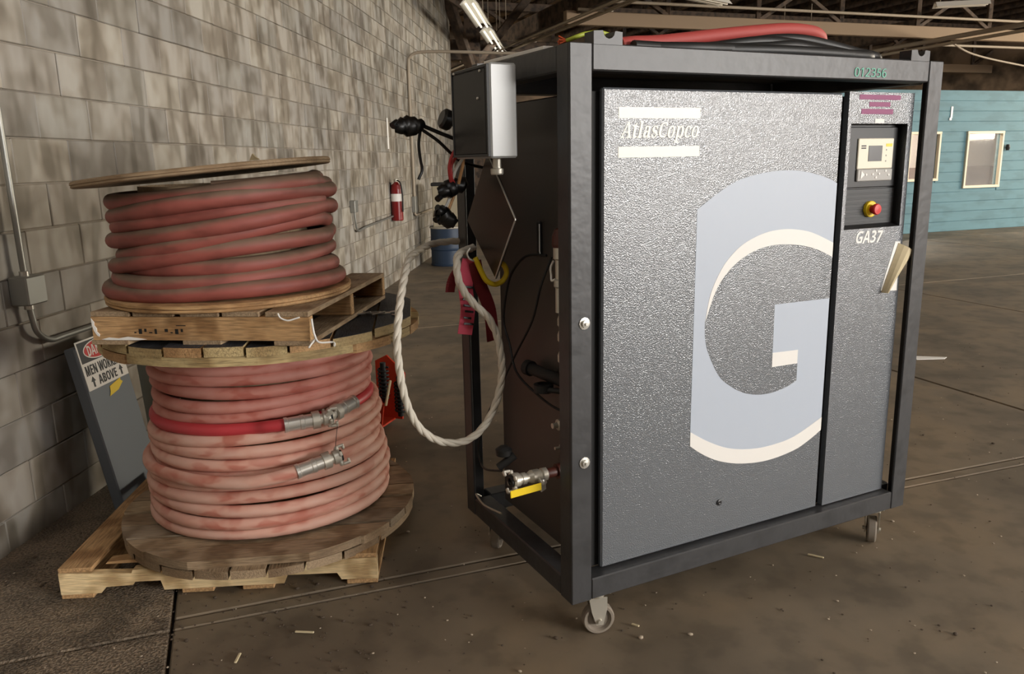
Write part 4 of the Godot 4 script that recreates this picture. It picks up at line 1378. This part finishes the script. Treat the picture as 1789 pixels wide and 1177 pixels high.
	for k in 12:
		var a := lerpf(PI * 0.80, -0.30, k / 11.0)
		rp.append(Vector3(0.432 * cos(a), 0.610 + 0.030 * cos(a), 0.432 * sin(a)))
	tube(st, spl(rp, 6), 0.0235, 14)
	obj("hose", st, mats.hose_new, h)
	coupling(h, Vector3(0.235, 0.651, 0.445), Vector3(0.34, 0.655, 0.390), 1.2)
	coupling(h, Vector3(0.450, 0.680, 0.235), Vector3(0.400, 0.664, 0.316), 0.2, 0.9)
	st = S()
	tube(st, spl([Vector3(0.412, 0.64, 0.345), Vector3(0.409, 0.57, 0.38), Vector3(0.405, 0.53, 0.385)], 5), 0.0012, 5)
	obj("safety_wire", st, mats.rubber, h)
	var up := [[0.672, 0.425, 0.016], [0.720, 0.432, 0.012], [0.769, 0.430, 0.008], [0.818, 0.433, 0.004], [0.860, 0.428, 0.0], [0.893, 0.420, 0.0], [0.898, 0.41, 0.0]]
	h = thing("pink_hose", "dusty pink air hose, highest bundle on the lower reel, right under the navy disc", "hose", hc, 0.0, "air hoses on the lower reel")
	st = S()
	tube(st, coil(up, -2.0, TAU * 6.0 - 2.6), 0.0245, 14)
	obj("hose", st, tri(mat("hose_rose", Color(0.80, 0.565, 0.52), 0.62), mats.hose_pink.albedo_texture, Vector3(0.9, 2.0, 0.9)), h)

# ferrule and claw head from a towards b
func coupling(parent: Node, a: Vector3, b: Vector3, roll: float, k := 1.0) -> void:
	var d := (b - a).normalized()
	var x := d.cross(Vector3.UP).normalized()
	var B := Basis(x, d, x.cross(d)) * Basis(Vector3.UP, roll)
	var X := Transform3D(B, a)
	var L := a.distance_to(b)
	var st := S()
	lathe(st, [Vector2(0.020, 0.0), Vector2(0.029, 0.0), Vector2(0.029, 0.012), Vector2(0.0265, 0.014), Vector2(0.0265, L * 0.48), Vector2(0.0285, L * 0.5), Vector2(0.0285, L * 0.62), Vector2(0.026, L * 0.64), Vector2(0.026, L * 0.92), Vector2(0.02, L * 0.93)], X, 22)
	obj("ferrule", st, mats.chrome, parent)
	st = S()
	lathe(st, [Vector2(0.022, L * 0.86), Vector2(0.034, L * 0.88), Vector2(0.034, L * 1.12), Vector2(0.022, L * 1.14)], X, 6)
	obj("hex_collar", st, mats.zinc, parent)
	claw(parent, X * Transform3D(Basis.IDENTITY, Vector3(0, L * 1.10, 0)), k)

func upper_stack() -> void:
	var st: SurfaceTool
	var pa := thing("pallet", "tan wooden pallet between the two reels, chipped white at its left end", "pallet", Vector3(-1.672, 1.0, -2.615), deg_to_rad(-2.5))
	pallet(pa, 0.79, 0.95, 0.0, 0.082, PackedVector2Array([Vector2(0, 0.018), Vector2(0.79, 0.018), Vector2(0.79, 0.1), Vector2(0, 0.1)]), [[0.0, 0.143], [0.156, 0.305], [0.33, 0.47], [0.482, 0.615], [0.637, 0.79]], [[-0.01, 0.13], [0.33, 0.47], [0.66, 0.79]], [mats.wood_tan, mats.wood_tan, mats.wood_brown])
	st = S()
	for k in 9:
		box(st, at(0.16 + k * 0.019 + (0.02 if k > 4 else 0.0), 0.045 + 0.004 * (k % 3), 0.0), Vector3(0.008 + 0.004 * (k % 2), 0.004 + 0.007 * ((k * 5) % 3), 0.0012), 0.0)
	box(st, at(0.33, 0.070, 0.0), Vector3(0.035, 0.003, 0.0012), 0.0)
	obj("stamp_mark", st, mats.rubber, pa)
	st = S()
	prism(st, PackedVector2Array([Vector2(0.001, 0.095), Vector2(0.006, 0.088), Vector2(0.011, 0.082), Vector2(0.010, 0.070), Vector2(0.018, 0.060), Vector2(0.017, 0.048), Vector2(0.027, 0.038), Vector2(0.024, 0.030), Vector2(0.016, 0.034), Vector2(0.006, 0.052), Vector2(0.001, 0.070)]), 0.0015, at(0, 0, 0.0))
	prism(st, PackedVector2Array([Vector2(0.030, 0.020), Vector2(0.060, 0.027), Vector2(0.095, 0.024), Vector2(0.130, 0.030), Vector2(0.165, 0.026), Vector2(0.200, 0.021), Vector2(0.165, 0.018), Vector2(0.05, 0.018)]), 0.0015, at(0, 0, 0.0))
	obj("chipped_paint", st, mats.paper_white, pa)
	# reel, leaning up to the right
	var r := thing("hose_reel", "upper wooden cable reel with a tilted thin plywood top, on the tan pallet", "cable reel", Vector3(-1.318, 1.119, -3.0), 0.0, "cable reels")
	st = S()
	lathe(st, [Vector2(0, 0), Vector2(0.446, 0), Vector2(0.452, 0.004), Vector2(0.452, 0.012), Vector2(0.448, 0.014), Vector2(0.454, 0.016), Vector2(0.454, 0.026), Vector2(0.449, 0.029), Vector2(0, 0.029)], Transform3D.IDENTITY, 56)
	obj("bottom_disc", st, mats.wood_tan, r)
	st = S()
	lathe(st, [Vector2(0.30, 0.02), Vector2(0.30, 0.42)], Transform3D.IDENTITY, 28)
	obj("drum", st, mats.wood_brown, r)
	st = S()
	lathe(st, [Vector2(0, 0), Vector2(0.461, 0), Vector2(0.466, 0.003), Vector2(0.464, 0.010), Vector2(0.468, 0.012), Vector2(0.466, 0.020), Vector2(0.461, 0.024), Vector2(0, 0.024)], Transform3D.IDENTITY, 64)
	obj("top_disc", st, mats.wood_brown, r, Transform3D(Basis(Vector3(0, 0, 1), deg_to_rad(4.9)) * Basis(Vector3(1, 0, 0), deg_to_rad(0.3)), Vector3(-0.065, 0.452, -0.01)))
	st = S()
	prism(st, PackedVector2Array([Vector2(-0.02, 0), Vector2(0.022, 0), Vector2(0.006, 0.012), Vector2(-0.004, 0.026), Vector2(-0.012, 0.014)]), 0.012, Transform3D(Basis(Vector3(0, 0, 1), 0.08), Vector3(-1.263, 1.626, -3.2)))
	tag(obj("paper_scrap", st, mats.paper_tan), "small pale scrap lying on the tilted reel top", "scrap")
	var t := [[1.178, 0.420, 0.002], [1.217, 0.398, 0.010], [1.257, 0.374, 0.026], [1.300, 0.391, 0.048], [1.345, 0.378, 0.058], [1.390, 0.393, 0.058], [1.434, 0.374, 0.050], [1.474, 0.396, 0.040], [1.510, 0.380, 0.028], [1.526, 0.362, 0.024], [1.528, 0.355, 0.024]]
	var h := thing("red_hose", "thick dusty red hose wound round the upper reel", "hose", Vector3(-1.330, 0, -3.02), 0.0)
	st = S()
	dusty = true
	dust_clean = Color(0.33, 0.088, 0.068)
	dust_top = Color(0.21, 0.14, 0.098)
	tube(st, coil(t, -1.0, TAU * 9.2, 44, 1.8), 0.0295, 16)
	dusty = false
	obj("hose", st, mats.hose_red, h)
	# shavings and torn film on pallet and disc
	st = S()
	for k in 10:
		var a := Vector3(-0.90 + 0.020 * k, 1.006, -3.17 + 0.02 * ((k * 3) % 4))
		bar(st, a, a + Vector3(0.05, 0.004 * (k % 3), 0.012 * ((k % 5) - 2)), 0.008, 0.006, 0.002)
	tag(obj("foil_scraps", st, mats.chrome), "shiny silver scraps lying on the navy disc beside pallet", "scraps")
	st = S()
	tube(st, spl([Vector3(-0.985, 1.115, -2.575), Vector3(-0.975, 1.100, -2.570), Vector3(-0.95, 1.092, -2.568), Vector3(-0.925, 1.098, -2.570), Vector3(-0.91, 1.102, -2.572)], 4), 0.003, 6)
	tube(st, spl([Vector3(-0.872, 1.095, -2.58), Vector3(-0.868, 1.065, -2.575), Vector3(-0.862, 1.04, -2.57), Vector3(-0.845, 1.018, -2.56), Vector3(-0.80, 1.016, -2.57), Vector3(-0.79, 1.008, -2.55)], 4), 0.0035, 6)
	tube(st, spl([Vector3(-0.858, 1.03, -2.57), Vector3(-0.872, 1.012, -2.555), Vector3(-0.875, 1.004, -2.54)], 4), 0.003, 6)
	tag(obj("torn_film", st, mats.paper_white), "torn white plastic film strands at the pallet's right front corner", "plastic film")

# ------------------------------------------------------------------ along the block wall
func wallpts(a: Array) -> PackedVector3Array:
	var o := []
	for p in a:
		o.append(Vector3(-2.41 + p[2], p[0], p[1]))
	return spl(o, 5)

func wall_things() -> void:
	var st: SurfaceTool
	# near conduit with its box
	var t := thing("conduit_box", "grey metal conduit box on the block wall at left edge", "junction box", Vector3(-2.41, 1.0, -3.28))
	st = S()
	box(st, at(0.045, 0.095, 0), Vector3(0.085, 0.125, 0.13), 0.006)
	obj("box", st, mats.galvanised, t)
	st = S()
	tube(st, PackedVector3Array([Vector3(0.045, 0.155, 0.01), Vector3(0.045, 0.26, 0.012), Vector3(0.045, 2.4, 0.03)]), 0.0135, 12)
	tube(st, spl([Vector3(0.045, 0.035, 0.01), Vector3(0.045, -0.03, 0.0), Vector3(0.045, -0.10, -0.02), Vector3(0.042, -0.15, -0.10), Vector3(0.04, -0.155, -0.22), Vector3(0.035, -0.16, -0.55), Vector3(0.035, -0.17, -1.6)], 7), 0.0135, 12)
	obj("conduit", st, mats.galvanised, t)
	st = S()
	for y in [0.16, 0.018]:
		lathe(st, [Vector2(0.014, -0.014), Vector2(0.020, -0.012), Vector2(0.020, 0.012), Vector2(0.014, 0.014)], at(0.045, y + 0.005, 0.01), 12)
	obj("fitting", st, mats.chrome, t)
	# far boxes and conduits
	t = thing("outlet_box", "small grey outlet box on the wall left of the extinguisher", "junction box", Vector3(-2.41, 1.10, -8.75), 0.0, "wall boxes")
	st = S()
	box(st, at(0.03, 0.045, 0), Vector3(0.06, 0.13, 0.13), 0.005)
	obj("box", st, mats.galvanised, t)
	st = S()
	tube(st, spl([Vector3(0.03, -0.02, 0), Vector3(0.03, -0.15, -0.03), Vector3(0.03, -0.235, -0.12), Vector3(0.03, -0.22, -0.5), Vector3(0.03, -0.20, -1.7), Vector3(0.03, -0.19, -2.5)], 6), 0.013, 8)
	tube(st, spl([Vector3(0.03, -0.20, -2.0), Vector3(0.03, -0.12, -2.15), Vector3(0.03, 0.10, -2.2)], 5), 0.013, 8)
	obj("conduit", st, mats.galvanised, t)
	t = thing("outlet_box", "small grey switch box under the tall arched conduit", "junction box", Vector3(-2.41, 0.93, -12.25), 0.0, "wall boxes")
	st = S()
	box(st, at(0.03, 0.05, 0), Vector3(0.06, 0.24, 0.16), 0.005)
	obj("box", st, mats.galvanised, t)
	st = S()
	tube(st, spl([Vector3(0.03, 0.15, 0), Vector3(0.03, 1.2, 0.02), Vector3(0.03, 2.05, 0.0), Vector3(0.06, 2.20, 0.0), Vector3(0.18, 2.26, 0.0), Vector3(0.5, 2.265, 0.0), Vector3(1.0, 2.24, 0.0), Vector3(1.75, 2.20, 0.0)], 6), 0.022, 8)
	tube(st, spl([Vector3(0.03, -0.06, 0), Vector3(0.03, -0.12, -0.1), Vector3(0.03, -0.12, -1.0), Vector3(0.03, -0.11, -4.0)], 6), 0.018, 8)
	obj("conduit", st, mats.pipe_grey, t)
	# fire extinguisher
	t = thing("fire_extinguisher", "red fire extinguisher hung on the block wall", "extinguisher", Vector3(-2.33, 0.84, -10.75))
	st = S()
	lathe(st, [Vector2(0.0, 0.0), Vector2(0.070, 0.0), Vector2(0.078, 0.012), Vector2(0.078, 0.42), Vector2(0.066, 0.475), Vector2(0.030, 0.505), Vector2(0.024, 0.52)], Transform3D.IDENTITY, 24)
	obj("cylinder", st, mat("extinguisher_red", Color(0.47, 0.055, 0.065), 0.3), t)
	st = S()
	lathe(st, [Vector2(0.0795, 0.26), Vector2(0.0795, 0.36)], Transform3D.IDENTITY, 24)
	obj("label_band", st, mats.paper_white, t)
	st = S()
	lathe(st, [Vector2(0.028, 0.515), Vector2(0.028, 0.55), Vector2(0.015, 0.56), Vector2(0, 0.56)], Transform3D.IDENTITY, 14)
	bar(st, Vector3(0, 0.55, 0.0), Vector3(0.10, 0.585, 0.02), 0.018, 0.01, 0.002)
	bar(st, Vector3(0, 0.54, 0.0), Vector3(0.10, 0.54, 0.02), 0.018, 0.008, 0.002)
	obj("valve", st, mats.zinc, t)
	st = S()
	tube(st, spl([Vector3(0.02, 0.535, 0.02), Vector3(0.07, 0.50, 0.06), Vector3(0.09, 0.35, 0.05), Vector3(0.085, 0.12, 0.04)], 5), 0.010, 8)
	obj("hose", st, mats.rubber, t)
	st = S()
	box(st, at(-0.078, 0.28, 0), Vector3(0.012, 0.46, 0.05), 0.002)
	obj("bracket", st, mats.rubber, t)
	# strips of white stuck to the wall
	st = S()
	box(st, at(-2.406, 1.99, -10.75), Vector3(0.004, 0.40, 0.07), 0.001)
	tag(obj("white_strip", st, mats.paper_white), "narrow white strip stuck upright on the wall above the extinguisher", "strip")
	# leaning steel box with the warning sign
	var lean := Transform3D(Basis(Vector3(0, 0, 1), atan2(0.145, 0.80)), Vector3(-2.115, 0.0, -3.555))
	t = thing("steel_cabinet", "narrow grey steel box with a danger sign leaning on the block wall", "steel box")
	t.transform = lean
	st = S()
	box(st, at(-0.0275, 0.41, 0), Vector3(0.055, 0.82, 0.355), 0.006)
	obj("box", st, mat("sheet_grey", Color(0.40, 0.425, 0.45), 0.5, 0.2), t)
	var face := Transform3D(Basis(Vector3.UP, PI / 2), Vector3(0.001, 0, 0))
	st = S()
	box(st, face * at(0.0, 0.725, 0.001), Vector3(0.335, 0.235, 0.002), 0.0)
	obj("sign_plate", st, mats.paper_white, t)
	st = S()
	box(st, face * at(0.0, 0.786, 0.0025), Vector3(0.315, 0.098, 0.001), 0.0)
	obj("sign_header", st, mats.black_plastic, t)
	st = S()
	for k in 2:
		var e := PackedVector2Array()
		for i in 28:
			e.append(Vector2(0.128 - 0.007 * k, 0) * cos(TAU * i / 28.0) + Vector2(0, 0.046 - 0.005 * k) * sin(TAU * i / 28.0))
		prism(st, e, 0.0006, face * at(0, 0.786, 0.003 + 0.0006 * k))
		if k == 0:
			obj("oval_rim", st, mats.paper_white, t)
			st = S()
	obj("red_oval", st, mats.red_plastic, t)
	letters(t, "sign_lettering", "DANGER", "Droid Sans", 700, face * at(0, 0.786, 0.0047), 0.195, 0.050, mats.paper_white)
	letters(t, "sign_lettering", "MEN WORKING", "Droid Sans", 700, face * at(0.0, 0.700, 0.003), 0.300, 0.048, mats.black_plastic)
	letters(t, "sign_lettering", "ABOVE", "Droid Sans", 700, face * at(0.0, 0.642, 0.003), 0.150, 0.044, mats.black_plastic)
	st = S()
	for s in [-1, 1]:
		var c: float = 0.115 * s
		prism(st, PackedVector2Array([Vector2(c - 0.006, 0.618), Vector2(c + 0.006, 0.618), Vector2(c + 0.006, 0.645), Vector2(c + 0.017, 0.645), Vector2(c, 0.668), Vector2(c - 0.017, 0.645), Vector2(c - 0.006, 0.645)]), 0.001, face * at(0, 0, 0.002))
	obj("sign_arrow", st, mats.black_plastic, t)
	st = S()
	prism(st, PackedVector2Array([Vector2(-0.03, 0.545), Vector2(0.05, 0.557), Vector2(0.10, 0.585), Vector2(0.085, 0.597), Vector2(0.09, 0.608), Vector2(-0.01, 0.590), Vector2(-0.015, 0.565)]), 0.001, face * at(0, 0, 0.001))
	obj("yellow_sticker", st, mats.yellow_plastic, t)
	# drilled steel strut beside it
	t = thing("steel_strut", "pale drilled steel strut leaning behind the hose reels", "strut", Vector3(-2.17, 0, -3.87))
	t.rotation.z = 0.06
	st = S()
	box(st, at(0, 0.42, 0), Vector3(0.10, 0.84, 0.006), 0.001)
	box(st, at(-0.05, 0.42, -0.03), Vector3(0.006, 0.84, 0.06), 0.001)
	obj("angle", st, mat("strut_paint", Color(0.60, 0.62, 0.57), 0.55), t)
	st = S()
	for k in 10:
		lathe(st, [Vector2(0.006, 0), Vector2(0.006, 0.0012), Vector2(0, 0.0012)], Transform3D(Basis(Vector3.RIGHT, PI / 2), Vector3(0.022, 0.08 + k * 0.075, 0.003)), 10)
	obj("bolt_hole", st, mats.black_gap, t)
	# blue drum and beige bin at the wall's far end
	t = thing("steel_drum", "blue steel drum standing far off at the block wall's end", "drum", Vector3(-1.93, 0, -12.6))
	st = S()
	lathe(st, [Vector2(0, 0), Vector2(0.285, 0), Vector2(0.29, 0.02), Vector2(0.28, 0.03), Vector2(0.28, 0.24), Vector2(0.29, 0.26), Vector2(0.28, 0.28), Vector2(0.28, 0.58), Vector2(0.29, 0.60), Vector2(0.27, 0.61), Vector2(0, 0.60)], Transform3D.IDENTITY, 28)
	obj("body", st, mat("drum_blue", Color(0.15, 0.215, 0.30), 0.5), t)
	st = S()
	lathe(st, [Vector2(0.291, 0.585), Vector2(0.297, 0.60), Vector2(0.291, 0.615)], Transform3D.IDENTITY, 28)
	obj("rim", st, mats.zinc, t)
	t = thing("beige_bin", "beige metal bin on top of the far blue drum", "bin", Vector3(-1.93, 0.612, -12.6), 0.1)
	st = S()
	box(st, at(0, 0.32, 0), Vector3(0.44, 0.64, 0.40), 0.01)
	obj("body", st, mat("beige_metal", Color(0.62, 0.58, 0.49), 0.6), t)
	st = S()
	box(st, at(0, 0.655, 0), Vector3(0.47, 0.05, 0.43), 0.01)
	obj("lid", st, mats.rubber, t)

func floor_things() -> void:
	var st: SurfaceTool
	# orange steel frame with rows of black springs
	var t := thing("spring_frame", "orange steel bracket with rows of black springs behind lower reel", "bracket", Vector3(-1.15, 0, -4.62), -0.25)
	st = S()
	prism(st, PackedVector2Array([Vector2(-0.16, 0.0), Vector2(0.03, 0.0), Vector2(0.06, 0.18), Vector2(0.04, 0.22), Vector2(-0.16, 0.33)]), 0.012, at(0, 0, 0.10))
	prism(st, PackedVector2Array([Vector2(-0.10, 0.03), Vector2(0.07, 0.03), Vector2(0.10, 0.33), Vector2(-0.02, 0.44), Vector2(-0.10, 0.40)]), 0.012, at(0, 0, -0.12))
	box(st, at(-0.06, 0.03, 0), Vector3(0.16, 0.012, 0.23), 0.002)
	obj("plate", st, mat("orange_steel", Color(0.74, 0.20, 0.08), 0.5), t)
	st = S()
	bar(st, Vector3(0.068, 0.18, 0.10), Vector3(0.088, 0.33, 0.06), 0.012, 0.016, 0.003)
	bar(st, Vector3(-0.125, 0.34, 0.09), Vector3(-0.06, 0.46, 0.02), 0.014, 0.014, 0.003)
	obj("pale_rod", st, mats.paper_tan, t)
	for k in 2:
		st = S()
		var hp_ := PackedVector3Array()
		var bx := [0.01, 0.115]
		for i in 97:
			var a := TAU * i / 12.0
			hp_.append(Vector3(bx[k] + 0.030 * cos(a), [0.20, 0.12][k] + 0.19 * i / 96.0, 0.0 + 0.030 * sin(a)))
		tube(st, hp_, 0.0062, 6)
		rod(st, Vector3(bx[k], [0.17, 0.09][k], 0), Vector3(bx[k], [0.42, 0.34][k], 0), 0.018, 10)
		obj("spring", st, mats.rubber, t)
	# splinters and scraps
	var sc := [[-0.969, -2.438, -0.900, -2.434, "thin pale splinter on the floor front left of the caster"], [-1.108, -2.254, -1.112, -2.305, "short pale nail-like splinter on floor near the bottom edge"], [0.21, -2.53, 0.235, -2.515, "small pale chip on floor right of the front caster"], [0.965, -3.06, 1.02, -3.03, "small white chip on floor below the compressor door"]]
	for s in sc:
		st = S()
		bar(st, Vector3(s[0], 0.005, s[1]), Vector3(s[2], 0.006, s[3]), 0.009, 0.006, 0.002)
		tag(obj("splinter", st, mats.paper_tan), s[4], "splinter")
	st = S()
	prism(st, PackedVector2Array([Vector2(-0.12, -0.05), Vector2(0.10, -0.03), Vector2(0.14, 0.02), Vector2(0.02, 0.04), Vector2(-0.10, 0.06)]), 0.004, Transform3D(Basis(Vector3.RIGHT, -PI / 2), Vector3(2.85, 0.001, -6.35)))
	tag(obj("paper_sheet", st, mats.paper_white), "flat pale paper scrap on floor right of the compressor frame", "paper")
	# grit
	rng.seed = 5
	var gm := S()
	lathe(gm, [Vector2(0, -0.4), Vector2(0.5, -0.25), Vector2(0.6, 0.1), Vector2(0.3, 0.4), Vector2(0, 0.45)], Transform3D.IDENTITY, 6)
	var grit := gm.commit()
	for k in 2:
		var mm := MultiMesh.new()
		mm.transform_format = MultiMesh.TRANSFORM_3D
		mm.mesh = grit
		mm.instance_count = 1500 if k == 0 else 520
		for i in mm.instance_count:
			var z := -1.9 - 5.0 * pow(rng.randf(), 1.6)
			var x := rng.randf_range(-2.3, 0.6 + (-z) * 0.55)
			if k == 0 and rng.randf() < 0.55:
				x = rng.randf_range(-2.3, -0.6)
				z = rng.randf_range(-3.0, -1.9)
			var s := rng.randf_range(0.002, 0.0075) * (1.0 if rng.randf() < 0.93 else 1.9)
			mm.set_instance_transform(i, Transform3D(Basis(Vector3.UP, rng.randf() * TAU) * Basis.from_scale(Vector3(s, s * 0.7, s * 1.3)), Vector3(x, s * 0.2, z)))
		var mi := MultiMeshInstance3D.new()
		mi.name = ["floor_grit", "pale_grit"][k]
		mi.multimesh = mm
		mi.material_override = mat("grit_dark", Color(0.33, 0.28, 0.23), 0.9) if k == 0 else mat("grit_pale", Color(0.72, 0.66, 0.58), 0.8)
		tag(mi, ["dark brown grit and crumbs scattered over the concrete floor", "pale chips and crumbs scattered over the concrete floor"][k], "debris")
		mi.set_meta("kind", "stuff")
		add_child(mi)
